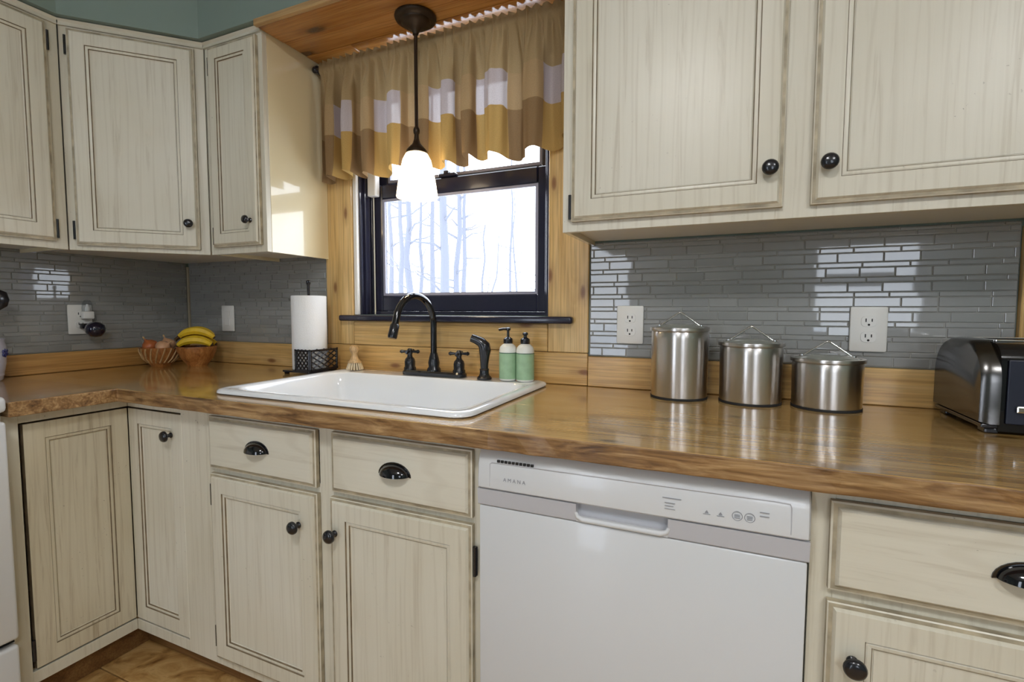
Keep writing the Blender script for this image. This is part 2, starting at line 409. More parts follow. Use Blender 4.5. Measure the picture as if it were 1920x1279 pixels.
# window over the sink
w1 = sroot('window_1', (1.42, .08, WZ0), 'black framed double hung window above the sink')
def wl(x, y, z): return x-1.42, y-.08, z-WZ0
def wbox(mb, x0, x1, y0, y1, z0, z1, bev=.002):
    return mb.box(x0-1.42, x1-1.42, y0-.08, y1-.08, z0-WZ0, z1-WZ0, bev, seg=1)
b = MB(); t = .022
wbox(b, WX0, WX0+.012, 0.004, .155, WZ0, WZ1); wbox(b, WX0+.010, WX0+t, .02, .05, WZ0, WZ1); wbox(b, WX0+.010, WX0+t, .058, .155, WZ0, WZ1)
wbox(b, WX1-.012, WX1, 0.004, .155, WZ0, WZ1); wbox(b, WX1-t, WX1-.010, .02, .05, WZ0, WZ1); wbox(b, WX1-t, WX1-.010, .058, .155, WZ0, WZ1)
wbox(b, WX0, WX1, .004, .155, WZ1-t, WZ1); wbox(b, WX0+t, WX1-t, .0645, .155, WZ0, WZ0+.0138)
obj('outer_frame', b, 'frame_black', w1)
def sash(name, x0, x1, z0, z1, y0, y1, st, bot, top):
    b = MB(); wbox(b, x0, x0+st, y0, y1, z0, z1, .004); wbox(b, x1-st, x1, y0, y1, z0, z1, .004)
    wbox(b, x0+st, x1-st, y0, y1, z0, z0+bot, .004); wbox(b, x0+st, x1-st, y0, y1, z1-top, z1, .004)
    o = obj(name, b, 'frame_black', w1)
    g = MB(); wbox(g, x0+st-.004, x1-st+.004, (y0+y1)/2-.002, (y0+y1)/2+.002, z0+bot-.004, z1-top+.004, 0); obj('pane', g, 'pane_glass', o)
    g = MB(); e = .010; yq0, yq1 = (y0+y1)/2-.012, (y0+y1)/2-.004
    for q in ((x0+st, x0+st+e, z0+bot, z1-top), (x1-st-e, x1-st, z0+bot, z1-top), (x0+st+e, x1-st-e, z0+bot, z0+bot+e), (x0+st+e, x1-st-e, z1-top-e, z1-top)):
        wbox(g, q[0], q[1], yq0, yq1, q[2], q[3], 0)
    obj('glazing_bead', g, 'bead_grey', o)
    return o
ls = sash('lower_sash', WX0+.024, WX1-.024, WZ0+.014, 1.648, .065, .098, .042, .062, .056)
sash('upper_sash', WX0+.024, WX1-.024, 1.615, WZ1-.024, .104, .136, .042, .05, .05)
b = MB(); wbox(b, 1.36, 1.43, .052, .078, 1.648, 1.660, .003); wbox(b, 1.385, 1.405, .045, .07, 1.655, 1.668, .003); obj('sash_lock', b, 'frame_black', w1)
b = MB(); wbox(b, WX0-.014, WX0+.003, -.010, .006, WZ0, WZ1); obj('jamb_liner', b, 'white_vinyl', w1, label='white strip along the jamb')
b = MB(); wbox(b, WX0+.0305, WX0+.0345, .056, .060, WZ0+.002, 1.66, 0); obj('blind_cord', b, 'cord', w1)
b = MB(); wbox(b, WX0+.024, WX0+.062, .030, .060, 1.60, 1.70, .003); obj('blind_bracket', b, 'white_vinyl', w1)
sl = struct(obj('window_sill', MB().box(.958, 1.908, -.046, -.0165, 1.112, 1.1355, .008, seg=3).box(WX0+.001, WX1-.001, -.020, .064, 1.116, 1.1350), 'frame_black', smooth=40), 'black sill shelf under the sink window')

# pine boards around the window
def pine(name, x0, x1, z0, z1, y0=-.016, m='pine_h', y1=-.0005, bev=.002):
    return struct(obj(name, MB().box(x0, x1, y0, y1, z0, z1, bev, seg=1), m))
pine('trim_1', .874, 1.0085, 1.0195, 2.095, m='pine_v')
pine('trim_2', 1.8185, 1.953, 1.0195, 2.095, m='pine_v')
pine('trim_3', 1.0105, 1.8165, 1.0195, 1.111)
pine('trim_6', .874, 1.953, .915, 1.018, y0=-.018)
pine('trim_7', WX0, WX1, WZ1, 2.095)
# low wooden backsplash strips
pine('trim_8', .022, .872, .915, 1.010, y0=-.020)
pine('trim_9', 1.955, 2.978, .915, 1.010, y0=-.020)
struct(obj('trim_10', MB().box(.0005, .020, -.905, -.001, .915, .990, .002, seg=1), 'pine_y'))
pine('trim_11', 2.980, 3.06, .915, ZU-.002, y0=-.02, m='pine_v')
struct(obj('trim_12', MB().box(.003, .0125, -.0125, -.003, 1.012, ZU-.002, .001, seg=1), 'corner_bead'))

# ------------------------------------------------------------------ glass mosaic backsplash: every tile a piece
TILE_ME = {}
def tilemesh(L, H):
    k = (round(L, 4), round(H, 4))
    if k not in TILE_ME:
        o = obj('tile', MB().box(0, L, -.0036, 0, 0, H, .0013, seg=2), 'tile_glass'); TILE_ME[k] = o.data
        bpy.data.objects.remove(o)
    return TILE_ME[k]
def mosaic(name, loc, rz, W, z0, z1, holes, label):
    root = struct(obj(name, MB().box(0, W, -.003, -.0006, z0, z1), 'grout', None, loc, rz), label)
    J = .0022; z = z0+J; hs = [.0228, .0112]; i = 0
    while z < z1-.006:
        H = min(hs[i % len(hs)], z1-J/2-z); x = J-random.choice((0, .03, .06, .09)); i += 1
        while x < W-.004:
            L = random.choice((.0978, .0978, .0978, .0978, .0728, .0728)); a = max(x, J/2); e = min(x+L, W-J/2)
            if e-a > .006 and not any(a > h[0] and e < h[1] and z > h[2] and z+H < h[3] for h in holes):
                o = bpy.data.objects.new('tile', tilemesh(e-a, H)); COL.objects.link(o); o.parent = root; o.location = (a, -.0025, z)
                o.rotation_euler = (random.gauss(0, .0035), 0, random.gauss(0, .0025))
            x += L+J
        z += H+J
    return root
mosaic('trim_13', (1.956, 0, 0), 0, 1.022, 1.0115, ZU+.01, [(.087, .169, 1.052, 1.172), (.693, .775, 1.05, 1.168)], 'grey glass mosaic backsplash behind the steel canisters')
mosaic('trim_14', (.014, 0, 0), 0, .857, 1.0115, ZU+.02, [(.228, .310, 1.055, 1.176)], 'grey glass mosaic backsplash behind the paper towel')
mosaic('trim_15', (0, -.912, 0), PI/2, .898, .992, ZU+.02, [], 'grey glass mosaic backsplash above the fruit bowls')

# ------------------------------------------------------------------ cabinet parts
def knob(parent, x, z, y=0, r=.0165):
    b = MB().lathe([(.0085, 0), (.0085, .002), (.0055, .005), (.0055, .012), (.010, .015), (r, .019), (r, .023), (r*.86, .027), (r*.5, .0295), (0, .030)], ax='y', seg=20)
    return obj('knob', b, 'black_metal', parent, (x, y, z), smooth=40)
def hinge(parent, x, z, y=0, h=.062, w=.010):
    b = MB().box(-w/2, w/2, -.0035, .0, -h/2, h/2, .001, seg=1).lathe([(.0042, -h/2), (.0042, h/2)], (0, -.005, 0), seg=8)
    return obj('hinge', b, 'black_metal', parent, (x, y, z))
def cup_pull(parent, x, z, y=0, a=.040, h=.026, d=.026):
    b = MB(); n = 14; k = 7; th = .0025
    def shell(s, inv):
        return [[((a-s)*math.cos(PI*i/n), -(d-s)*math.sin(PI*i/n)*math.sin(PI/2*j/k), (h-s)*math.sin(PI*i/n)*math.cos(PI/2*j/k)) for i in range(n+1)] for j in range(k+1)]
    A = shell(0, 0); B = shell(th, 1)
    b.loft(A, False, False, closed=False); b.loft(B, False, False, closed=False)
    b.loft([A[-1], B[-1]], False, False, closed=False)
    out = [((a+.005)*math.cos(PI*i/n), -.0022, (h+.005)*math.sin(PI*i/n)-.001) for i in range(n+1)]; inn = [(a*math.cos(PI*i/n), -.0022, h*math.sin(PI*i/n)) for i in range(n+1)]
    b.loft([out, inn], False, False, closed=False); b.loft([out, [(p[0], 0, p[2]) for p in out]], False, False, closed=False)
    return obj('cup_pull', b, 'black_gloss', parent, (x, y, z-.006), smooth=50)
def rect(w, h, i, y): return [(i, y, i), (w-i, y, i), (w-i, y, h-i), (i, y, h-i)]
def door(parent, x, yf, z, w, h, rz=0, st=.052, th=.019, m='cream_v', inset=False, label=None):
    if inset: pr = [(0, th, 0), (0, .001, 1), (.001, 0, 0), (st, 0, 0)]
    else: pr = [(0, th, 0), (0, .0075, 2), (.002, .006, 0), (.008, .0055, 2), (.0095, .003, 0), (.012, 0, 0), (st, 0, 0)]
    pr += [(st+.0018, .0030, 1), (st+.0045, .0022, 0), (st+.0095, .0030, 0), (st+.0115, .0065, 1), (st+.0135, .0080, 0), (st+.0135, .0120, 0)]
    b = MB().loft([rect(w, h, i, y) for i, y, _ in pr], True, True, mis=[q[2] for q in pr[1:]]+[0])
    o = obj('door', b, [m, 'glaze', 'glaze_edge'], parent, (x, yf, z), rz, label=label)
    q = st+.0138
    obj('panel', MB().box(q, w-q, .0078, .0115, q, h-q), m, o)
    return o
def drawer(parent, x, yf, z, w, h, th=.019, m='cream_h', pull=True, label=None):
    pr = [(0, th, 0), (0, .0080, 2), (.003, .0065, 0), (.009, .0060, 2), (.0105, .0035, 0), (.0135, 0, 0)]
    b = MB().loft([rect(w, h, i, y) for i, y, _ in pr], True, True, mis=[q[2] for q in pr[1:]]+[0])
    o = obj('drawer_front', b, [m, 'glaze', 'glaze_edge'], parent, (x, yf, z), label=label)
    if pull: cup_pull(o, w/2, h/2+.002, 0)
    return o
def frame(parent, rects, y0=0, th=.019, m='cream_v'):
    b = MB()
    for x0, x1, z0, z1 in rects: b.box(x0, x1, y0, y0+th, z0, z1, .0008, seg=1)
    return obj('face_frame', b, m, parent)

FA = .606; DF = -.020          # base face plane, door stands 20 mm proud
ZB0, ZB1 = .105, .873          # base cabinet faces
def carcass(parent, W, D, z0, z1, m='cream_side', back=True):
    b = MB().box(0, .016, .0195, D, z0, z1).box(W-.016, W, .0195, D, z0, z1).box(.016, W-.016, .0195, D, z0, z0+.016)
    if back: b.box(.016, W-.016, D-.006, D, z0+.016, z1)
    return obj('carcass', b, m, parent)

# sink base cabinet
c = thing('sink_base_cabinet', 'cream two door base cabinet with two cup pull drawer fronts below the sink', 'cabinet', (.990, -FA, 0))
carcass(c, .890, .58, ZB0, ZB1)
frame(c, [(0, .026, ZB0, ZB1), (.424, .470, ZB0, ZB1), (.866, .890, ZB0, ZB1), (.026, .424, .850, ZB1), (.470, .866, .850, ZB1), (.026, .424, .680, .712), (.470, .866, .680, .712), (.026, .424, ZB0, .148), (.470, .866, ZB0, .148)])
d1 = drawer(c, .021, DF, .704, .402, .150); d2 = drawer(c, .474, DF, .704, .396, .150)
e1 = door(c, .021, DF, .138, .404, .551); e2 = door(c, .468, DF, .138, .402, .551)
knob(e1, .404-.058, .551-.088); knob(e2, .008+.012, .551-.088)
hinge(e1, -.006, .485, .0185, w=.007); hinge(e1, -.006, .060, .0185, w=.007); hinge(e2, .4075, .470, .014, h=.066, w=.010); hinge(e2, .4075, .060, .014, h=.066, w=.010)
obj('toe_board', MB().box(0, .890, .072, .086, .001, ZB0-.0005), 'toe_wood', c)

# corner base cabinet with two doors meeting in the inner corner
c = thing('corner_base_cabinet', 'worn cream corner base cabinet with two doors meeting at the inside corner', 'cabinet', (0, 0, 0))
b = MB()
for x0, x1, z0, z1 in ((.868, .989, ZB0, ZB1), (FA, .868, .846, ZB1), (FA, .868, ZB0, .140)): b.box(x0, x1, -FA, -FA+.019, z0, z1, .0008, seg=1)
for y0, y1, z0, z1 in ((-.906, -.871, ZB0, ZB1), (-.871, -FA, .846, ZB1), (-.871, -FA, ZB0, .140)): b.box(FA-.019, FA, y0, y1, z0, z1, .0008, seg=1)
obj('face_frame', b, 'cream_v', c)
b = MB().prism([(.022, -.022), (.022, -.905), (.55, -.905), (.55, -.55), (.985, -.55), (.985, -.022)], ZB0, .12)
b.box(.022, .03, -.905, -.022, .12, ZB1-.002).box(.03, .985, -.03, -.022, .12, ZB1-.002)
obj('carcass', b, 'cream_side', c)
L = door(c, FA+.001, -.862, .146, .254, .695, rz=PI/2, st=.046, m='cream_worn', inset=True)
R = door(c, FA+.003, -FA-.001, .146, .262, .695, st=.046, inset=True)
knob(R, .262-.050, .695-.066); hinge(L, -.004, .055, .006, h=.06, w=.006)
b = MB().box(FA-.086, FA-.072, -.905, -FA+.072, .001, ZB0-.0005); obj('toe_board', b, 'toe_wood', c)
b = MB().box(FA-.0715, .989, -FA+.072, -FA+.086, .001, ZB0-.0005); obj('toe_board', b, 'toe_wood', c)

# base cabinet right of the dishwasher
c = thing('base_cabinet', 'cream base cabinet with one drawer right of the white dishwasher', 'cabinet', (2.492, -FA, 0))
carcass(c, .538, .58, ZB0, ZB1)
frame(c, [(0, .034, ZB0, ZB1), (.500, .538, ZB0, ZB1), (.034, .500, .850, ZB1), (.034, .500, .676, .712), (.034, .500, ZB0, .148)])
drawer(c, .026, DF, .702, .486, .148); e = door(c, .026, DF, .138, .486, .545)
knob(e, .036, .545-.088); hinge(e, .4915, .46, .0185); hinge(e, .4915, .06, .0185)
obj('toe_board', MB().box(0, .538, .072, .086, .001, ZB0-.0005), 'toe_wood', c)

# ---- wall cabinets
UD = .301
def ucase(parent, W, m='cream_side'):
    b = MB().box(0, .014, .0195, UD-.012, ZU, ZT, .0008, seg=1).box(W-.014, W, .0195, UD-.012, ZU, ZT, .0008, seg=1)
    b.box(.014, W-.014, .0195, UD-.012, ZU+.014, ZU+.026, mi=1).box(.014, W-.014, .0195, UD-.012, ZT-.016, ZT).box(.014, W-.014, UD-.018, UD-.0125, ZU+.026, ZT-.016)
    return obj('carcass', b, [m, 'cream_under'], parent)
def crown(parent, W, x0=0):
    b = MB().prism([(-.008, ZT-.020), (-.004, ZT-.008), (-.012, ZT-.001), (0, ZT-.001), (0, ZT-.020)], x0, W, 'x'); return obj('crown_strip', b, 'cream_h', parent)
# two door cabinet right of the window
c = thing('wall_cabinet', 'large cream two door wall cabinet above the steel canisters', 'cabinet', (1.958, -UD, 0)); Wc = 1.09
ucase(c, Wc)
frame(c, [(0, .040, ZU, ZT), (.488, .566, ZU, ZT), (1.045, Wc, ZU, ZT), (.040, .488, ZU, ZU+.045), (.566, 1.045, ZU, ZU+.045), (.040, .488, ZT-.045, ZT), (.566, 1.045, ZT-.045, ZT)])
dz0 = ZU+.024; dh = ZT-.028-dz0
e1 = door(c, .026, DF, dz0, .475, dh); e2 = door(c, .553, DF, dz0, .500, dh)
knob(e1, .475-.028, .080); knob(e2, .028, .080)
for e, hx in ((e1, -.0055), (e2, .5055)):
    hinge(e, hx, .038, .0185); hinge(e, hx, dh-.06, .0185)
crown(c, Wc)
# narrow cabinet left of the window
c = thing('narrow_wall_cabinet', 'narrow cream single door wall cabinet beside the window curtain', 'cabinet', (.600, -UD, 0)); Wc = .288
ucase(c, Wc)
frame(c, [(0, .040, ZU, ZT), (Wc-.030, Wc, ZU, ZT), (.040, Wc-.030, ZU, ZU+.045), (.040, Wc-.030, ZT-.045, ZT)])
e = door(c, .030, DF, dz0, .240, dh, st=.046); knob(e, .240-.038, .084, r=.014)
hinge(e, -.005, .042, .0185, w=.007); hinge(e, -.005, dh-.06, .0185, w=.007); crown(c, Wc)
# diagonal corner cabinet
c = thing('corner_wall_cabinet', 'diagonal cream corner wall cabinet above the fruit bowls', 'cabinet', (.301, -.598, 0), PI/4); Wc = .421
q = math.sqrt(.5)
def dl(x, y):
    dx, dy = x-.301, y+.598; return ((dx+dy)*q, (dy-dx)*q)
poly = [dl(*p) for p in ((.014, -.014), (.014, -.597), (.289, -.597), (.586, -.300), (.597, -.289), (.597, -.014))]
poly[2] = (.014, .0195) if False else dl(.2875, -.5835); poly[3] = dl(.5835, -.2875)
b = MB().prism(poly, ZU+.014, ZT, mi=0); obj('carcass', b, 'cream_under', c)
frame(c, [(.002, .040, ZU, ZT), (Wc-.040, Wc-.004, ZU, ZT), (.040, Wc-.040, ZU, ZU+.045), (.040, Wc-.040, ZT-.045, ZT)])
e = door(c, .026, DF, dz0-.008, .362, dh+.008, st=.050); knob(e, .362-.030, .090, r=.015)
hinge(e, -.0055, .050, .0185); hinge(e, -.0055, dh-.045, .0185); crown(c, Wc-.006, .004)
# cabinet on the left wall
c = thing('wall_cabinet', 'cream wall cabinet on the left wall next to the diagonal corner cabinet', 'cabinet', (.301, -1.062, 0), PI/2); Wc = .464
ucase(c, Wc)
frame(c, [(0, .040, ZU, ZT), (Wc-.040, Wc-.001, ZU, ZT), (.040, Wc-.040, ZU, ZU+.045), (.040, Wc-.040, ZT-.045, ZT)])
e = door(c, .030, DF, dz0, .398, dh); knob(e, .030, .080); hinge(e, .4035, .042, .0185); hinge(e, .4035, dh-.055, .0185); crown(c, Wc-.003)

# ------------------------------------------------------------------ countertop
CT, CB, CF = .914, .874, .660
SX0, SX1, SY0, SY1 = 1.000, 1.838, -.606, -.042      # sink outline
xs = [0.001, .3, CF]; x = CF
cuts = [SX0+.018, SX1-.018, 3.05]
while x < 3.05-.03:
    x += .03
    if all(abs(x-k) > .012 for k in cuts) and x < 3.03: xs.append(x)
xs = sorted(xs+cuts); ys = [-.908, -.88, -.80, -.72, -CF, SY0+.018, SY1-.018, -.0012]
hole = lambda cx, cy: SX0+.018 < cx < SX1-.018 and SY0+.018 < cy < SY1-.018
bm = bmesh.new(); V = {}
def cv(i, j, top):
    k = (i, j, top)
    if k not in V:
        X, Y, Z = xs[i], ys[j], (CT if top else CB)
        if j == 4 and i > 2: Y += -.002+.006*noise.noise(Vector((X*14, 3.1 if top else 8.7, 0)))+.003*noise.noise(Vector((X*45, 1 if top else 5, 2)))
        if i == 2 and j < 4: X += .003*noise.noise(Vector((Y*20, 3.1 if top else 8.7, 5)))
        V[k] = bm.verts.new((X, Y, Z))
    return V[k]
pres = lambda i, j: 0 <= i < len(xs)-1 and 0 <= j < len(ys)-1 and (i < 2 or j >= 4) and not hole((xs[i]+xs[i+1])/2, (ys[j]+ys[j+1])/2)
for i in range(len(xs)-1):
    for j in range(len(ys)-1):
        if not pres(i, j): continue
        mi = 1 if i < 2 and j < 4 else 0
        for top in (1, 0):
            f = bm.faces.new([cv(a, c_, top) for a, c_ in ((i, j), (i+1, j), (i+1, j+1), (i, j+1))]); f.material_index = mi
        for di, dj, e in ((-1, 0, ((i, j), (i, j+1))), (1, 0, ((i+1, j), (i+1, j+1))), (0, -1, ((i, j), (i+1, j))), (0, 1, ((i, j+1), (i+1, j+1)))):
            if not pres(i+di, j+dj):
                f = bm.faces.new([cv(*e[0], 1), cv(*e[1], 1), cv(*e[1], 0), cv(*e[0], 0)]); f.material_index = 2
mb = MB(); mb.bm.free(); mb.bm = bm
ct = obj('countertop', mb, ['counter_x', 'counter_y', 'counter_edge'])
bv = ct.modifiers.new('soft_edge', 'BEVEL'); bv.width = .003; bv.segments = 2; bv.limit_method = 'ANGLE'; bv.angle_limit = math.radians(50)
tag(ct, 'brown varnished wood L shaped countertop with a rough front edge', 'countertop')

# ------------------------------------------------------------------ sink
sk = thing('kitchen_sink', 'white drop in kitchen sink with a rounded rim set in the wooden countertop', 'sink', (0, 0, CT))
T = .014
L = [rrect(SX0+.006, SX1-.006, SY0+.006, SY1-.006, .040, .0006), rrect(SX0, SX1, SY0, SY1, .045, .004), rrect(SX0+.001, SX1-.001, SY0+.001, SY1-.001, .045, .010), rrect(SX0+.006, SX1-.006, SY0+.006, SY1-.006, .041, T), rrect(SX0+.016, SX1-.016, SY0+.016, SY1-.012, .034, T+.001)]
BX0, BX1, BY0, BY1 = SX0+.044, SX1-.044, SY0+.044, SY1-.100
L += [rrect(BX0-.006, BX1+.006, BY0-.006, BY1+.006, .05, T-.001), rrect(BX0, BX1, BY0, BY1, .048, T-.008), rrect(BX0+.006, BX1-.006, BY0+.006, BY1-.006, .048, -.05), rrect(BX0+.016, BX1-.016, BY0+.016, BY1-.016, .05, -.17), rrect(BX0+.05, BX1-.05, BY0+.05, BY1-.05, .05, -.192)]
obj('basin', MB().loft(L, False, True), 'porcelain', sk, smooth=45)
obj('drain', MB().lathe([(.044, 0), (.044, .003), (.034, .003), (.030, -.0005), (.0, -.0005)], (1.419, -.34, -.1915), seg=24), 'chrome', sk, smooth=40)
ZD = CT+T+.0012

# ------------------------------------------------------------------ faucet
fx, fy = 1.428, -.092
f = thing('kitchen_faucet', 'black gooseneck faucet with two cross handles on the white sink deck', 'faucet', (fx, fy, ZD))
obj('deck_plate', MB().loft([rrect(-.125, .125, -.028, .028, .026, 0), rrect(-.125, .125, -.028, .028, .026, .010), rrect(-.119, .119, -.022, .022, .021, .016)]), 'black_metal', f, smooth=40)
obj('spout_base', MB().lathe([(.024, .015), (.024, .022), (.0185, .030), (.020, .045), (.0165, .062), (.0135, .072), (.0125, .078)], seg=20), 'black_metal', f, smooth=50)
Rg = .088; dirx, diry = -.16, -.987
path = [(0, 0, .070), (0, 0, .12), (0, 0, .165)]
for k in range(0, 15):
    a = PI*(k/14)*.93
    s_ = Rg*(1-math.cos(a)); path.append((dirx*s_, diry*s_, .178+Rg*math.sin(a)*1.08))
e_ = Vector(path[-1]); d_ = (e_-Vector(path[-2])).normalized(); path.append(tuple(e_+d_*.030))
sp = obj('spout', MB().tube(path, [.0112]*len(path), 14), 'black_gloss', f, smooth=50)
e2_ = e_+d_*.018
obj('aerator', MB().tube([tuple(e2_), tuple(e2_+d_*.004), tuple(e2_+d_*.040), tuple(e2_+d_*.046)], [.0118, .0145, .0150, .0135], 14), 'black_metal', sp, smooth=40)
for sx in (-.100, .100):
    h = obj('handle', MB().lathe([(.0215, .015), (.0215, .022), (.0185, .026), (.0190, .044), (.0160, .054), (.010, .060), (.0085, .068), (.0105, .074), (.0105, .084), (.006, .090), (0, .091)], (sx, 0, 0), seg=20), 'black_metal', f, smooth=45)
    for a in (.25, .25+PI/2):
        cx, sy = math.cos(a), math.sin(a); b = MB()
        b.tube([(sx-cx*.036, -sy*.036, .079), (sx-cx*.030, -sy*.030, .079), (sx-cx*.026, -sy*.026, .079), (sx-cx*.012, -sy*.012, .079), (sx+cx*.012, sy*.012, .079), (sx+cx*.026, sy*.026, .079), (sx+cx*.030, sy*.030, .079), (sx+cx*.036, sy*.036, .079)], [.004, .0075, .0055, .0042, .0042, .0055, .0075, .004], 10)
        obj('cross_bar', b, 'black_metal', h, smooth=50)
s = thing('side_sprayer', 'black hand sprayer standing between the faucet and the soap bottles', 'sprayer', (1.630, -.104, ZD))
obj('base_ring', MB().lathe([(.0245, 0), (.0245, .006), (.018, .012), (.0155, .018), (.0150, .030)], seg=20), 'black_metal', s, smooth=45)
obj('grip', MB().tube([(0, 0, .029), (0, 0, .05), (.001, 0, .075), (.003, 0, .095), (.001, -.002, .110), (-.010, -.005, .122), (-.026, -.010, .130), (-.040, -.013, .135)], [.0125, .0135, .0165, .020, .0195, .0165, .0140, .0135], 14), 'black_metal', s, smooth=60)
obj('collar', MB().lathe([(.0156, .030), (.0156, .034)], seg=20), 'bronze', s, smooth=40)
# soap bottles
def soap(name, x, y, label, cat, pump):
    t = thing(name, label, cat, (x, y, ZD), 0, 'soap bottles on the sink deck')
    obj('bottle', MB().lathe([(.026, 0), (.0285, .003), (.0288, .090), (.0285, .098), (.026, .108), (.018, .116), (.0135, .118), (.0135, .120)], seg=24), 'bottle_white', t, smooth=50)
    obj('wrap_label', MB().lathe([(.0291, .006), (.0291, .088)], seg=24, cap0=False, cap1=False), 'green_label', t, smooth=50)
    obj('label_line', MB().lathe([(.0292, .088), (.0292, .0905)], seg=24, cap0=False, cap1=False), 'green_line', t, smooth=50)
    obj('cap', MB().lathe([(.0150, .1195), (.0155, .122), (.0150, .134), (.008, .139), (.006, .140)], seg=18), 'black_metal', t, smooth=40)
    if pump:
        obj('pump', MB().lathe([(.0042, .138), (.0042, .160), (.0085, .162), (.0085, .169), (.005, .171)], seg=14).tube([(0, 0, .165), (-.012, -.010, .166), (-.024, -.020, .163)], .0042, 8), 'black_metal', t, smooth=40)
    else:
        obj('spray_nozzle', MB().lathe([(.0058, .138), (.0058, .146), (.0090, .148), (.0090, .154), (.0055, .156)], seg=14), 'black_metal', t, smooth=40)
soap('soap_bottle', 1.709, -.090, 'pale green soap bottle with a tall black pump beside the sprayer', 'bottle', True)
soap('soap_bottle', 1.768, -.088, 'pale green bottle with a short black push top beside the pump bottle', 'bottle', False)
# dish brush
t = thing('dish_brush', 'small wooden dish brush with pale bristles between towel holder and faucet', 'brush', (1.066, -.078, ZD))
obj('handle', MB().lathe([(.026, .026), (.026, .030), (.017, .038), (.0135, .048), (.0110, .058), (.0150, .066), (.0190, .076), (.0170, .086), (.008, .093), (0, .094)], seg=20), 'brush_wood', t, smooth=60)
b = MB()
for ring, n in ((.006, 6), (.014, 12), (.021, 18)):
    for k in range(n):
        a = 2*PI*k/n+ring*40; rr = ring*1.42
        b.tube([(ring*math.cos(a), ring*math.sin(a), .027), (rr*math.cos(a), rr*math.sin(a), .0005)], [.0030, .0038], 5)
o = obj('bristles', b, 'bristle', t); o['kind'] = 'stuff'

# ------------------------------------------------------------------ paper towel
tx, ty = .893, -.128
t = thing('paper_towel_holder', 'black metal paper towel holder with a lattice panel left of the sink', 'holder', (tx, ty, CT))
obj('base', MB().loft([rrect(-.072, .072, -.072, .072, .012, .008), rrect(-.072, .072, -.072, .072, .012, .0145)]), 'black_metal', t)
for sx in (-1, 1):
    for sy in (-1, 1): obj('foot', MB().lathe([(.008, 0), (.010, .004), (.008, .0085)], (sx*.058, sy*.058, 0), seg=12), 'black_metal', t, smooth=40)
obj('rod', MB().lathe([(.0055, .014), (.0055, .335), (.0080, .340), (.0080, .350), (.004, .354)], seg=14), 'black_metal', t, smooth=40)
def lattice(parent, ox, oy, rz, W, z0, z1):
    b = MB(); r = .0032
    b.box(0, W, -r, r, z0, z0+.007).box(0, W, -r, r, z1-.008, z1, .002).box(0, .008, -r, r, z0, z1, .002).box(W-.008, W, -r, r, z0, z1, .002)
    H = z1-z0; n = 4
    for k in range(-n, n+1):
        for sg in (1, -1):
            p0 = (k*W/n, z0) if sg > 0 else (k*W/n, z1)
            xa = max(0, p0[0]); xb = min(W, p0[0]+W)
            if xb-xa < .006: continue
            za = p0[1]+sg*(xa-p0[0])*H/W; zb = p0[1]+sg*(xb-p0[0])*H/W
            b.tube([(xa, 0, za), (xb, 0, zb)], .0026, 6)
    return obj('lattice_panel', b, 'black_metal', parent, (ox, oy, 0), rz)
lattice(t, .0705, -.070, PI/2, .140, .0145, .094)
lattice(t, -.004, -.0685, 0, .072, .0145, .094)
obj('side_arm', MB().box(-.0715, -.066, -.010, .010, .0145, .090, .001), 'black_metal', t)
rl = thing('paper_towel_roll', 'white paper towel roll on the black holder', 'paper towel', (tx, ty, CT+.0155))
obj('paper', MB().lathe([(.020, .001), (.0625, .001), (.0630, .003), (.0632, .275), (.0620, .2785), (.020, .2785), (.020, .001)], seg=40, cap0=False, cap1=False), 'paper', rl, smooth=40)
obj('core', MB().lathe([(.0195, 0), (.0195, .279), (.0175, .279), (.0175, 0), (.0195, 0)], seg=24, cap0=False, cap1=False), 'brush_wood', rl, smooth=40)

# ------------------------------------------------------------------ steel canisters
def canister(x, y, r, H, label):
    t = thing('canister', label, 'canister', (x, y, CT), random.uniform(-.1, .1), 'steel canisters on the counter')
    obj('body', MB().lathe([(r-.006, .0), (r-.002, .004), (r-.001, .008), (r, H-.020), (r, H-.004), (r-.002, H), (r-.004, H), (r-.004, .010), (0, .010)], seg=64, cap0=True, cap1=False), 'brushed_steel', t, smooth=40)
    obj('base_ring', MB().lathe([(r-.005, .0005), (r+.0003, .0005), (r+.0003, .006), (r-.005, .006)], seg=48, cap0=False, cap1=False), 'slot_dark', t, smooth=40)
    obj('lid_rim', MB().lathe([(r-.003, H+.0005), (r+.0040, H+.0005), (r+.0046, H+.004), (r+.0038, H+.009), (r-.002, H+.010), (r-.005, H+.008), (r-.005, H+.0005)], seg=64, cap0=False, cap1=False), 'brushed_steel', t, smooth=40)
    obj('glass_lid', MB().lathe([(r-.0055, H+.006), (r-.012, H+.011), (r*.6, H+.017), (r*.3, H+.0195), (0, H+.020)], seg=48, cap0=False), 'lid_glass', t, smooth=60)
    b = MB(); w_ = .052; z_ = H+.0135
    b.tube([(-w_-.004, 0, z_-.003), (-w_, 0, z_), (-.006, 0, z_+.034), (0, 0, z_+.037), (.006, 0, z_+.034), (w_, 0, z_), (w_+.004, 0, z_-.003)], .0026, 10)
    h = obj('wire_handle', b, 'chrome', t, smooth=60)
    for sx in (-1, 1): obj('handle_ferrule', MB().lathe([(.0055, -.004), (.0055, .004)], (sx*(w_+.003), 0, z_-.002), seg=12), 'chrome', h, smooth=40)
canister(2.237, -.100, .0755, .186, 'tall brushed steel canister with a wire handled lid, tallest of the three')
canister(2.416, -.102, .0755, .150, 'middle height brushed steel canister between the tall and the short one')
canister(2.588, -.105, .0765, .116, 'short wide brushed steel canister next to the toaster')

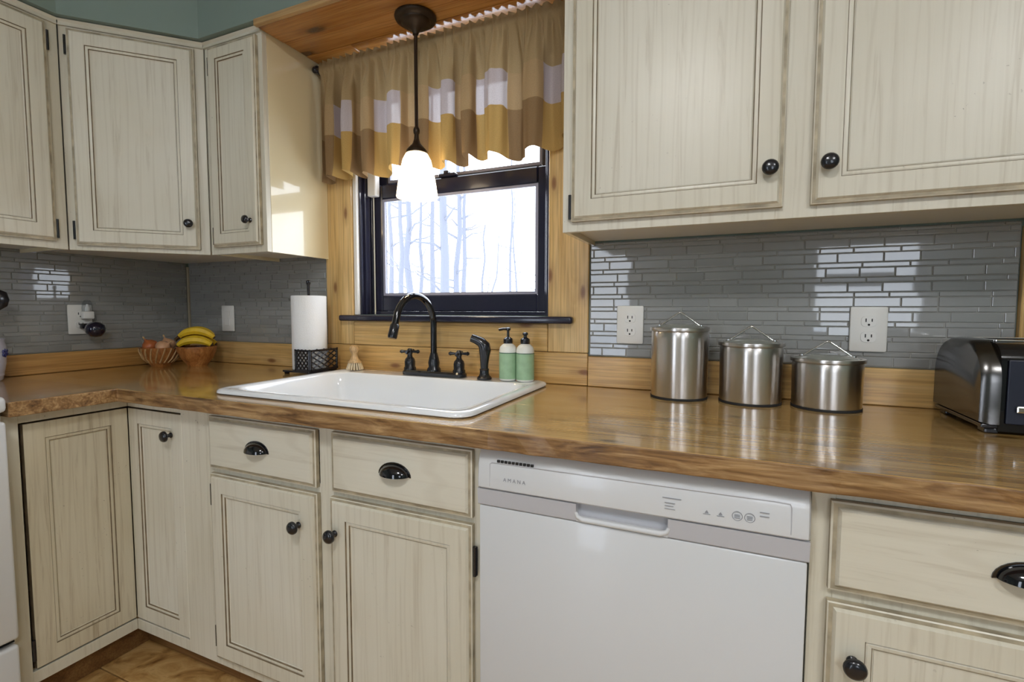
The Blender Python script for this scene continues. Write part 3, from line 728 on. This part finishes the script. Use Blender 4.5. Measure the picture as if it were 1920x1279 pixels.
# ------------------------------------------------------------------ toaster
tX0, tX1, tY0, tY1 = 2.818, 3.040, -.290, -.045
t = thing('toaster', 'stainless and black toaster at the end of the countertop', 'toaster', (2.818, -.168, CT))
def arch(y0, y1, z0, z1, r, n=8, rb=.012):
    L = [(y0, z0), (y1, z0)]
    for k in range(n+1):
        a = PI/2*k/n; L.append((y1-r+r*math.cos(a), z1-r+r*math.sin(a)))
    for k in range(n+1):
        a = PI/2+PI/2*k/n; L.append((y0+r+r*math.cos(a), z1-r+r*math.sin(a)))
    return L
A0 = arch(-.116, .116, .024, .176, .076); A1 = arch(-.119, .119, .022, .182, .080); A2 = arch(-.121, .121, .020, .184, .082)
b = MB().loft([[(0, y, z) for y, z in A0], [(.006, y, z) for y, z in A1], [(.016, y, z) for y, z in A2], [(.030, y, z) for y, z in A2]], True, True)
obj('side_panel', b, 'steel_toaster', t, smooth=50)
B0 = arch(-.114, .118, .006, .180, .040)
obj('housing', MB().loft([[(.0305, y, z) for y, z in B0], [(.192, y, z) for y, z in B0]]), 'black_gloss', t, smooth=40)
obj('side_panel', MB().loft([[(.1925, y, z) for y, z in A2], [(.206, y, z) for y, z in A2], [(.216, y, z) for y, z in A1], [(.222, y, z) for y, z in A0]]), 'steel_toaster', t, smooth=50)
obj('front_panel', MB().box(.040, .182, -.1185, -.1145, .022, .148, .002), 'toaster_navy', t)
obj('top_trim', MB().box(.036, .186, -.070, -.062, .1805, .1845, .0015).box(.036, .186, .062, .070, .1805, .1845, .0015).box(.036, .044, -.062, .062, .1805, .1845, .0015).box(.178, .186, -.062, .062, .1805, .1845, .0015), 'chrome', t)
for yy in (-.028, .028): obj('bread_slot', MB().box(.050, .172, yy-.014, yy+.014, .1802, .1808), 'slot_dark', t)
for xa in (.004, .193): obj('base_skirt', MB().box(xa, xa+.0255, -.117, .117, .0118, .0198, .002), 'black_metal', t)
lv = obj('lever', MB().box(.052, .096, -.126, -.1187, .046, .060, .003).box(.096, .108, -.134, -.1187, .040, .066, .004), 'chrome', t)
for xx in (.045, .175): obj('dial', MB().lathe([(.010, 0), (.010, .005), (.008, .007)], (xx+.03 if xx < .1 else xx-.03, -.1187, .112), 'y', 16), 'black_metal', t, smooth=40)
for xx in (.012, .190):
    for yy in (-.095, .095): obj('foot', MB().box(xx, xx+.022, yy-.016, yy+.016, .0, .0115, .003), 'black_metal', t)

# ------------------------------------------------------------------ dishwasher
DX0, DX1 = 1.884, 2.488
dw = thing('dishwasher', 'white built in dishwasher with handle band in painted shade under the countertop', 'dishwasher', (DX0, -.605, 0)); DW = DX1-DX0
obj('tub', MB().box(.012, DW-.012, .004, .57, .11, .862), 'black_gap', dw)
obj('door_panel', MB().box(.002, DW-.002, -.030, .003, .115, .746, .004), 'appliance', dw, smooth=40)
obj('kick_plate', MB().box(.004, DW-.004, .03, .05, .012, .112), 'appliance', dw)
prof = [(.003, .7845), (-.033, .7845), (-.037, .788), (-.0375, .800), (-.035, .835), (-.031, .852), (-.024, .862), (-.014, .8665), (.003, .867)]
b = MB(); loops = []
for xx, ins in ((.0, .006), (.003, .0015), (.010, 0), (DW-.010, 0), (DW-.003, .0015), (DW, .006)):
    loops.append([(xx, y+ins, z-ins*.4 if z > .8 else z) for y, z in prof])
cs = obj('control_console', b.loft(loops), 'appliance', dw, smooth=40)
# recessed fascia outline on the console
b = MB(); b.tube([(.030, -.0372, .792), (.030, -.0358, .838), (.034, -.0355, .842)], .0007, 5).tube([(.034, -.0355, .842), (.55, -.0352, .843), (.574, -.0354, .842), (.576, -.0360, .836), (.576, -.0374, .792)], .0008, 5)
obj('fascia_line', b, 'appliance_shaded', cs)
for k in range(10): obj('vent_slot', MB().box(.046+k*.0082, .046+k*.0082+.0060, -.0356, -.026, .8432, .8480), 'slot_dark', cs)
# handle band with pocket
bz0, bz1 = .7475, .7838; px0, px1 = .214, .384
def band(x0, x1):
    return [[(x, .002, bz0), (x, -.030, bz0), (x, -.0315, bz0+.002), (x, -.0350, bz1-.001), (x, .002, bz1-.001)] for x in (x0, x1)]
b = MB().loft(band(0, px0)).loft(band(px1, DW)).box(px0, px1, -.016, .002, bz0, bz1-.001)
hb = obj('handle_band', b, 'appliance_shaded', dw)
b = MB().tube([(px0-.002, -.0300, bz0+.018), (px0+.002, -.031, bz0+.010), (px0+.012, -.0315, bz0+.0055), (px1-.012, -.0315, bz0+.0055), (px1-.002, -.031, bz0+.010), (px1+.002, -.0300, bz0+.018)], [.0035, .0045, .0055, .0055, .0045, .0035], 10)
b.box(px0, px1, -.031, -.010, bz0, bz0+.006)
obj('handle_lip', b, 'appliance', hb, smooth=50)
def text(parent, name, s, x, y, z, size, m='appliance_print', sp=1.0, tilt=0):
    cu = bpy.data.curves.new('t', 'FONT'); cu.body = s; cu.size = size; cu.extrude = .0001; cu.space_character = sp; cu.resolution_u = 2
    to = bpy.data.objects.new('t', cu); COL.objects.link(to); dg = bpy.context.evaluated_depsgraph_get()
    me = bpy.data.meshes.new_from_object(to.evaluated_get(dg)); bpy.data.objects.remove(to)
    me.transform(Matrix.Rotation(PI/2+tilt, 4, 'X')); me.materials.append(MATS[m])
    return link(name, me, None, parent, (x, y, z))
text(cs, 'lettering', 'AMANA', .061, -.0384, .8065, .0105, sp=1.55, tilt=-.07)
# control symbols
def ring(x, z, r):
    b = MB(); b.tube([(x+r*math.cos(2*PI*k/20), -.0383+.07*(z-.80), z+r*math.sin(2*PI*k/20)) for k in range(21)], .0005, 5); return b
for xx in (.496, .515):
    o = obj('button_ring', ring(xx, .8095, .0078), 'appliance_print', cs)
    for q in (-1, 0, 1): obj('button_mark', MB().box(xx-.0045, xx+.0045, -.0384, -.0376, .8087+q*.0028, .8095+q*.0028), 'appliance_print', o)
for xx in (.448, .470):
    o = obj('button_mark', MB().box(xx-.006, xx+.006, -.0384, -.0376, .8045, .8053), 'appliance_print', cs)
    obj('button_mark', MB().prism([(xx-.003, .807), (xx+.003, .807), (xx, .812)], -.0383, -.0376, 'y'), 'appliance_print', cs)
for q in range(3): obj('button_mark', MB().box(.378, .396-.003*(q % 2), -.0384, -.0376, .8030+q*.0055, .8038+q*.0055), 'appliance_print', cs)
obj('button_mark', MB().box(.374, .406, -.0376, -.0366, .8225, .8235), 'appliance_print', cs)
for q in range(2): obj('button_mark', MB().box(.530, .544, -.0380, -.0368, .8150+q*.0065, .8159+q*.0065), 'appliance_print', cs)

# ------------------------------------------------------------------ white range at the left
rg = thing('kitchen_range', 'white kitchen range at the end of the left countertop', 'range', (0, 0, 0))
obj('body', MB().box(.03, .640, -1.672, -.916, .02, .884, .003), 'appliance', rg)
obj('cooktop', MB().box(.03, .672, -1.674, -.9135, .890, .932, .012, seg=3), 'appliance', rg, smooth=40)
obj('back_guard', MB().box(.012, .075, -1.672, -.916, .9325, 1.10, .010), 'appliance', rg)
dr = obj('oven_door', MB().box(.641, .676, -1.668, -.919, .292, .868, .008, seg=3), 'appliance', rg, smooth=40)
obj('oven_window', MB().box(.6755, .6775, -1.52, -1.07, .42, .68, .001), 'black_gloss', dr)
obj('oven_handle', MB().tube([(.676, -1.60, .79), (.715, -1.60, .80), (.718, -1.29, .80), (.715, -.98, .80), (.676, -.98, .79)], .011, 12), 'appliance', dr, smooth=50)
obj('storage_drawer', MB().box(.641, .672, -1.668, -.919, .045, .274, .008, seg=3), 'appliance', rg, smooth=40)
obj('door_gap', MB().box(.6405, .650, -1.668, -.921, .276, .290), 'black_gap', rg)
for sx in (.09, .58):
    for yy in (-1.62, -.96): obj('foot', MB().lathe([(.018, 0), (.018, .02)], (sx, yy, 0), seg=12), 'black_metal', rg)
for cx_, cy_, r_ in ((.22, -1.10, .075), (.22, -1.48, .095), (.50, -1.10, .095), (.50, -1.48, .075)):
    o = obj('burner', MB().lathe([(r_, .9325), (r_, .937), (r_-.012, .937), (r_-.014, .934), (0, .934)], (cx_, cy_, 0), seg=28), 'black_metal', rg, smooth=40)

# ------------------------------------------------------------------ utensil crock on the left counter
t = thing('utensil_crock', 'white crock with blue flowers at the end of the left countertop', 'crock', (.105, -.776, CT))
obj('pot', MB().lathe([(.055, 0), (.062, .006), (.072, .06), (.074, .115), (.070, .135), (.073, .142), (.069, .142), (.066, .13), (.066, .02), (0, .016)], seg=32, cap1=False), 'crock', t, smooth=50)
for k in range(9):
    a = 2*PI*k/9+.1
    for q in range(5):
        c_ = Vector((.0745*math.cos(a), .0745*math.sin(a), .095)); tang = Vector((-math.sin(a), math.cos(a), 0))
        p = c_+tang*.009*math.cos(2*PI*q/5)+Vector((0, 0, .009*math.sin(2*PI*q/5)))
        obj('painted_petal', MB().lathe([(.0012, -.006), (.0040, 0), (.0012, .006)], tuple(p), seg=6), 'crock_blue', t)
def utensil(name, label, pts, head):
    t = thing(name, label, 'utensil', (.105, -.776, CT+.018)); obj('handle', MB().tube(pts, .005, 8), 'black_metal', t, smooth=50)
    p = Vector(pts[-1]); b = MB().lathe([(.004, -.006), (head*.8, .008), (head, .03), (head*.8, .055), (.002, .066)], seg=16)
    b.xf(Matrix.Translation(p) @ Matrix.Diagonal((.35, 1, 1, 1))); obj('spoon_head', b, 'black_metal', t, smooth=60)
utensil('serving_spoon', 'black serving spoon standing upright in the flowered crock', [(0, .022, 0), (0, .040, .12), (0, .064, .225)], .030)
utensil('black_spatula', 'black rounded spatula leaning in the flowered crock', [(0, -.022, 0), (.006, -.042, .14), (.012, -.078, .27)], .034)

# ------------------------------------------------------------------ outlets
def outlet(name, loc, rz, label, rec=True):
    t = thing(name, label, 'outlet', loc, rz)
    obj('plate', MB().box(-.040, .040, -.0060, -.0005, -.058, .058, .004), 'white_plastic', t, smooth=40)
    if rec:
        for dz in (.020, -.020):
            o = obj('receptacle', MB().loft([[(x, -.0055, z+dz) for x, z, _ in rrect(-.017, .017, -.014, .014, .010, 0)], [(x, -.0078, z+dz) for x, z, _ in rrect(-.0165, .0165, -.0135, .0135, .010, 0)]]), 'white_plastic', t)
            for dx, hh in ((-.0065, .0045), (.0065, .0038)): obj('slot', MB().box(dx-.0013, dx+.0013, -.0081, -.0074, dz+.003-hh, dz+.003+hh), 'slot_dark', o)
            obj('slot', MB().lathe([(.0028, 0), (.0028, .0006)], (0, -.0075, dz-.0085), 'y', 10), 'slot_dark', o)
        obj('screw', MB().lathe([(.003, 0), (.003, .001)], (0, -.006, 0), 'y', 10), 'white_plastic', t)
    else:
        o = obj('rocker', MB().box(-.0165, .0165, -.0090, -.0055, -.033, .033, .002), 'white_plastic', t)
    return t
outlet('wall_outlet', (2.084, -.0088, 1.112), 0, 'white wall outlet behind the tall canister')
outlet('wall_outlet', (2.690, -.0088, 1.109), 0, 'white wall outlet between the short canister and the toaster')
outlet('light_switch', (.283, -.0088, 1.115), 0, 'white rocker switch plate above the bananas', False)['category'] = 'switch'
outlet('wall_outlet', (.0088, -.442, 1.115), PI/2, 'white wall outlet on the left wall with two plug-ins')
t = thing('air_freshener', 'clear plug-in air freshener in the upper socket of the left outlet', 'plug-in', (.0165, -.425, 1.135))
obj('socket_block', MB().box(0, .026, -.018, .018, -.018, .012, .004), 'white_plastic', t, smooth=40)
obj('clear_cap', MB().lathe([(.017, .013), (.018, .026), (.015, .046), (.009, .056), (0, .058)], (.014, 0, 0), seg=18), 'clear_plastic', t, smooth=50)
obj('refill', MB().lathe([(.008, .0125), (.0085, .024), (.004, .034), (.004, .040)], (.014, 0, 0), seg=14), 'white_plastic', t, smooth=50)
t = thing('night_light', 'round dark blue black plug-in night light below the air freshener', 'plug-in', (.0165, -.420, 1.083))
obj('plug_block', MB().box(0, .020, -.028, .010, -.004, .016, .003), 'black_metal', t, smooth=40)
obj('globe', MB().lathe([(.004, -.038), (.020, -.034), (.031, -.018), (.033, -.004), (.029, .010), (.016, .020), (0, .023)], (.0515, 0, 0), seg=24), 'purple_ball', t, smooth=60)

# ------------------------------------------------------------------ fruit bowls
def bowl(x, y, r, h, label, ribs):
    t = thing('wooden_bowl', label, 'bowl', (x, y, CT))
    pr = [(r*.48, 0), (r*.52, .006), (r*.80, h*.42), (r*.97, h*.82), (r, h), (r-.005, h), (r*.92, h*.8), (r*.74, h*.42), (r*.45, .010), (0, .009)]
    obj('shell', MB().lathe(pr, seg=36, cap1=False), 'bowl_wood', t, smooth=50)
    if ribs:
        for k in range(20):
            a = 2*PI*k/20
            o = obj('rib', MB().tube([(rr*math.cos(a+s_), rr*math.sin(a+s_), z_) for rr, z_, s_ in ((r*.60, .016, 0), (r*.83, h*.42, .12), (r*.99, h*.80, .25), (r*1.005, h*.97, .3))], .0032, 6), 'brush_wood', t, smooth=50)
    else: obj('rim', MB().lathe([(r-.006, h-.001), (r+.002, h-.001), (r+.002, h+.004), (r-.006, h+.004), (r-.006, h-.001)], seg=36, cap0=False, cap1=False), 'bowl_wood', t, smooth=50)
bl = (.140, -.222, .0755, .080); br = (.277, -.156, .0745, .080)
bowl(*bl, 'ribbed wooden bowl holding onions', True)
bowl(*br, 'smooth wooden bowl holding bananas', False)
def onion(x, y, z, r, m, label, tilt):
    t = thing('onion', label, 'onion', (x, y, z), 0, 'onions in the ribbed bowl'); t.rotation_euler = tilt
    obj('bulb', MB().lathe([(0, -r*.86), (r*.55, -r*.74), (r*.92, -r*.32), (r, 0), (r*.93, r*.36), (r*.62, r*.74), (r*.25, r*.95), (r*.10, r*1.15), (r*.07, r*1.3)], seg=24), m, t, smooth=60)
    obj('neck', MB().lathe([(r*.08, r*1.22), (r*.13, r*1.48), (r*.04, r*1.62)], seg=8), 'brush_wood', t)
zz = CT+.084
def os_(a, d): return bl[0]+d*math.cos(a), bl[1]+d*math.sin(a)
onion(*os_(-2.4, .0365), zz, .0305, 'onion', 'dark reddish orange onion, darkest in the ribbed bowl', (.5, -.2, 0))
onion(*os_(-.3, .0365), zz-.004, .0300, 'onion_pale', 'pale brown onion in the ribbed bowl, next to the banana bowl', (-.3, .9, 0))
onion(*os_(1.8, .0365), zz+.002, .0305, 'onion_pale', 'pale pinkish onion in the ribbed bowl, behind the other two onions', (0, -.4, .4))
def banana(x, y, z, rz, pitch, roll, label, R=.088, arc=1.55, r=.0172):
    t = thing('banana', label, 'banana', (x, y, z), 0, 'bananas in the smooth bowl'); t.rotation_euler = (roll, pitch, rz)
    P = []; Q = []; n = 14
    for k in range(n+1):
        u = k/n; a = -arc/2+arc*u; P.append((R*math.sin(a), 0, R*(math.cos(a)-1)))
        Q.append(r*(.30+.70*min(1, math.sin(PI*min(max(u, .04), .96))**.45)))
    obj('fruit', MB().tube(P, Q, 7), 'banana', t, smooth=40)
    e0 = Vector(P[0]); d0 = (e0-Vector(P[1])).normalized(); e1_ = Vector(P[-1]); d1_ = (e1_-Vector(P[-2])).normalized()
    obj('stem', MB().tube([tuple(e0-d0*.003), tuple(e0+d0*.012), tuple(e0+d0*.022)], [.0075, .0050, .0060], 7), 'banana_tip', t)
    obj('tip', MB().tube([tuple(e1_-d1_*.002), tuple(e1_+d1_*.006)], [.0068, .0040], 7), 'banana_tip', t)
bx, by = br[0], br[1]; zb = CT+.114; RB = .72
def nb(off, al): return bx-off*math.sin(RB)+al*math.cos(RB), by+off*math.cos(RB)+al*math.sin(RB)
banana(*nb(-.0365, 0), zb, RB, 0, .30, 'yellow banana at the front of the bunch over the bowl rim', arc=1.5)
banana(*nb(0, -.004), zb+.004, RB, 0, 0, 'yellow banana under the others in the middle of the bowl', arc=1.5)
banana(*nb(.0365, .004), zb, RB, 0, -.25, 'yellow banana at the back of the bowl by the backsplash', arc=1.5)
banana(*nb(-.019, .006), zb+.0375, RB, .05, .12, 'yellow banana lying on top of the bunch, nearer the sink', arc=1.6)
banana(*nb(.0185, -.006), zb+.0380, RB, -.05, -.12, 'yellow banana lying on top of the bunch, nearer the backsplash', arc=1.6)

# ------------------------------------------------------------------ curtain
RZ, RY = 2.064, -.074
rod = thing('curtain_rod', 'dark curtain rod above the sink window', 'curtain rod', (1.42, RY, RZ))
obj('rod', MB().lathe([(.0055, -.515), (.0055, .515)], ax='x', seg=12), 'bronze', rod, smooth=40)
for sx in (-1, 1):
    obj('bracket', MB().box(sx*.515-.006, sx*.515+.006, -.004, .056, -.014, .014, .002), 'black_metal', rod)
    obj('finial', MB().lathe([(.0, -.012), (.010, -.008), (.013, 0), (.010, .008), (0, .012)], (sx*.522, 0, 0), 'x', 16), 'black_metal', rod, smooth=60)
NU, NV = 520, 36
x0, x1 = .922, 1.926
rc = random.Random(4)
NF = 10
knots_ = [0]
for k in range(NF*2): knots_.append(knots_[-1]+rc.uniform(.6, 1.4))
def phase(u):
    q = u*knots_[-1]
    for k in range(NF*2):
        if q <= knots_[k+1]+1e-9: return PI*(k+(q-knots_[k])/(knots_[k+1]-knots_[k]))
    return PI*NF*2
amps = [rc.uniform(.55, 1.15) for k in range(NF*2+2)]
def amp(p):
    k = int(p/PI); f_ = p/PI-k; return amps[k]*(1-f_)+amps[k+1]*f_
def yoff(u, d):
    # d: metres below the rod
    p = phase(u); k = max(0, min(1, d/.13)); k = k*k*(3-2*k)
    pleat = .0085*math.sin(2*PI*u*34+1.1*math.sin(u*17))+.003*math.sin(2*PI*u*61+2)
    fold = (.028+.010*max(0, d)/.4)*amp(p)*math.sin(p)
    return pleat*(1-.6*k)+fold*(.12+.88*k)
def drop(u):
    p = phase(u); return .411+.006*math.sin(p+.5)+.007*math.sin(p*.37+1)-.018*max(0, u-.86)/.14
me = bpy.data.meshes.new('curtain_valance'); verts = []; faces = []; uvs = []
fab = [0]
for i in range(1, NU+1):
    ua, ub = (i-1)/NU, i/NU; fab.append(fab[-1]+math.hypot((x1-x0)/NU, yoff(ub, .3)-yoff(ua, .3)))
for j in range(NV+1):
    for i in range(NU+1):
        u = i/NU; v = j/NV; L_ = drop(u)+.022; d = L_*v-.022; p = phase(u)
        z = RZ-d; y = RY+yoff(u, d)
        if d < .020: y = min(y, RY-.0072) if d > -.012 else y-.004
        xx = x0+(x1-x0)*u-.012*math.sin(2*p)*amp(p)*max(0, min(1, d/.2))*(1-.6*max(0, d-.25)/.16)
        if v > .9: y += -.006*(v-.9)/.1*math.cos(p*1.0+.6)
        verts.append((xx-1.42, y, z)); uvs.append((fab[i]+.05, max(0, d)))
for j in range(NV):
    for i in range(NU): faces.append((j*(NU+1)+i, j*(NU+1)+i+1, (j+1)*(NU+1)+i+1, (j+1)*(NU+1)+i))
me.from_pydata(verts, [], faces); ul = me.uv_layers.new(name='UVMap')
for lp in me.loops: ul.data[lp.index].uv = uvs[lp.vertex_index]
me.materials.append(MATS['valance_check']); me.polygons.foreach_set('use_smooth', [True]*len(me.polygons))
cu = link('curtain_valance', me, None, None, (1.42, 0, 0))
tag(cu, 'gathered tan and white checked valance hanging over the sink window', 'curtain')

# ------------------------------------------------------------------ pendant lamp
pxx, pyy = 1.412, -.160; zc = ZT-.016
p = thing('pendant_lamp', 'lit bronze pendant lamp with a frosted white glass shade above the sink', 'lamp', (pxx, pyy, zc))
obj('canopy', MB().lathe([(.066, 0), (.067, -.004), (.063, -.012), (.050, -.016), (.048, -.022), (.036, -.030), (.020, -.036), (.012, -.044), (.009, -.056), (0, -.056)], seg=36), 'bronze', p, smooth=50)
obj('stem', MB().lathe([(.0058, -.054), (.0058, -.345), (.0095, -.350), (.0110, -.358), (.0095, -.366), (.007, -.370)], seg=16), 'bronze', p, smooth=40)
obj('shade_holder', MB().lathe([(.007, -.368), (.0085, -.385), (.014, -.400), (.026, -.412), (.034, -.422), (.034, -.430), (.020, -.430)], seg=28), 'bronze', p, smooth=50)
obj('glass_shade', MB().lathe([(.024, -.431), (.036, -.433), (.046, -.452), (.055, -.490), (.062, -.530), (.0675, -.570), (.066, -.572), (.060, -.530), (.053, -.490), (.043, -.452), (.034, -.438), (.024, -.436)], seg=40, cap0=False, cap1=False), 'shade_glass', p, smooth=50)
obj('bulb', MB().lathe([(.010, -.432), (.012, -.450), (.024, -.475), (.028, -.500), (.020, -.522), (0, -.532)], seg=20), 'bulb', p, smooth=60)

# ------------------------------------------------------------------ ceiling lights behind the camera, the one near the right wall added
def ceiling_light(x, y, label, es):
    t = thing('ceiling_light', label, 'lamp', (x, y, 2.44), 0, 'flush ceiling lights')
    obj('trim_ring', MB().lathe([(.19, -.001), (.20, -.008), (.195, -.030), (.178, -.034), (.178, -.002)], seg=40, cap0=False, cap1=False), 'bronze', t, smooth=50)
    obj('diffuser', MB().lathe([(.1775, -.030), (.172, -.055), (.14, -.080), (.08, -.096), (0, -.100)], seg=40, cap0=False), 'lamp_glow', t, smooth=60)
ceiling_light(2.15, -2.05, 'flush domed ceiling light over the kitchen floor', 16)
ceiling_light(3.60, -2.3, 'flush domed ceiling light added near the right wall to brighten the room', 16)  # unseen lamp, added for more room light

# rear window and glazed door (daylight behind the camera)
def rear_window(name, x0, x1, z0, z1, label, rail):
    r = sroot(name, ((x0+x1)/2, -4.05, z0), label); W = (x1-x0)/2; H = z1-z0; b = MB(); s_ = .05
    b.box(-W, -W+s_, -.03, .03, 0, H).box(W-s_, W, -.03, .03, 0, H).box(-W+s_, W-s_, -.03, .03, 0, s_).box(-W+s_, W-s_, -.03, .03, H-s_, H)
    if rail: b.box(-W+s_, W-s_, -.025, .025, H/2-.025, H/2+.025)
    obj('frame', b, 'frame_black', r)
    obj('pane', MB().box(-W+s_, W-s_, -.002, .002, s_, H-s_), 'pane_glass', r)
rear_window('window_2', 3.1, 4.0, .88, 2.02, 'double hung window in the rear wall', True)
rear_window('door_1', .8, 1.4, .09, 2.0, 'glazed door in the rear wall', False)

# ------------------------------------------------------------------ winter woods outside
struct(obj('ground', MB().box(-40, 40, .4, 60, -1.2, -1.0), 'snow'))
struct(obj('ground', MB().box(-40, 40, -60, -4.4, -1.2, -1.0), 'snow'))
def tree(x, y, r, h, lean, nb, seed):
    rnd = random.Random(seed); t = thing('bare_tree', 'bare winter tree standing in the snow beyond the sink window', 'tree', (x, y, -1.0), 0, 'bare trees beyond the window')
    P = [(lean*k/10*h+.06*rnd.uniform(-1, 1)*(k > 0), .05*rnd.uniform(-1, 1), h*k/10) for k in range(11)]
    obj('trunk', MB().tube(P, [r*(1-.75*k/10) for k in range(11)], 9), 'bark', t, smooth=60)
    for k in range(nb):
        z = h*rnd.uniform(.12, .75); i = int(z/h*10); a = rnd.choice((0, PI))+rnd.uniform(-.7, .7); L_ = rnd.uniform(.5, 1.4)
        p0 = Vector(P[i]).lerp(Vector(P[i+1]), z/h*10-i); pts = [p0]
        for q in range(4): pts.append(pts[-1]+Vector((math.cos(a)*L_/4, math.sin(a)*L_/4, L_/4*rnd.uniform(-.1, .9))))
        b = obj('branch', MB().tube([tuple(v) for v in pts], [r*.26, r*.2, r*.15, r*.1, r*.05], 6), 'bark', t)
def tp(u, y):      # ground spot for a trunk seen at picture column u, y metres behind the wall
    d = fw+r2*((u-960)/F); t_ = (y+1.5343)/d.y; return (2.3531+d.x*t_, y)
spots = [(*tp(u, y), r, h, ln, nb_) for u, y, r, h, ln, nb_ in ((752, 8, .09, 7, .004, 10), (768, 10, .13, 9, 0, 8), (835, 7, .13, 8, -.004, 12), (858, 9, .10, 8, .006, 10), (884, 6, .035, 3.4, .16, 9), (934, 5.5, .022, 3.0, -.05, 5), (812, 12, .12, 9, 0, 8), (905, 11, .05, 6, .02, 12), (975, 9, .04, 5, -.03, 14), (1000, 11, .05, 4.2, .04, 14), (955, 13, .06, 8, .01, 14), (790, 14, .10, 9, .01, 8), (735, 12, .11, 9, .0, 8), (872, 15, .12, 10, 0, 10))]
for k, a in enumerate(spots): tree(*a, k)
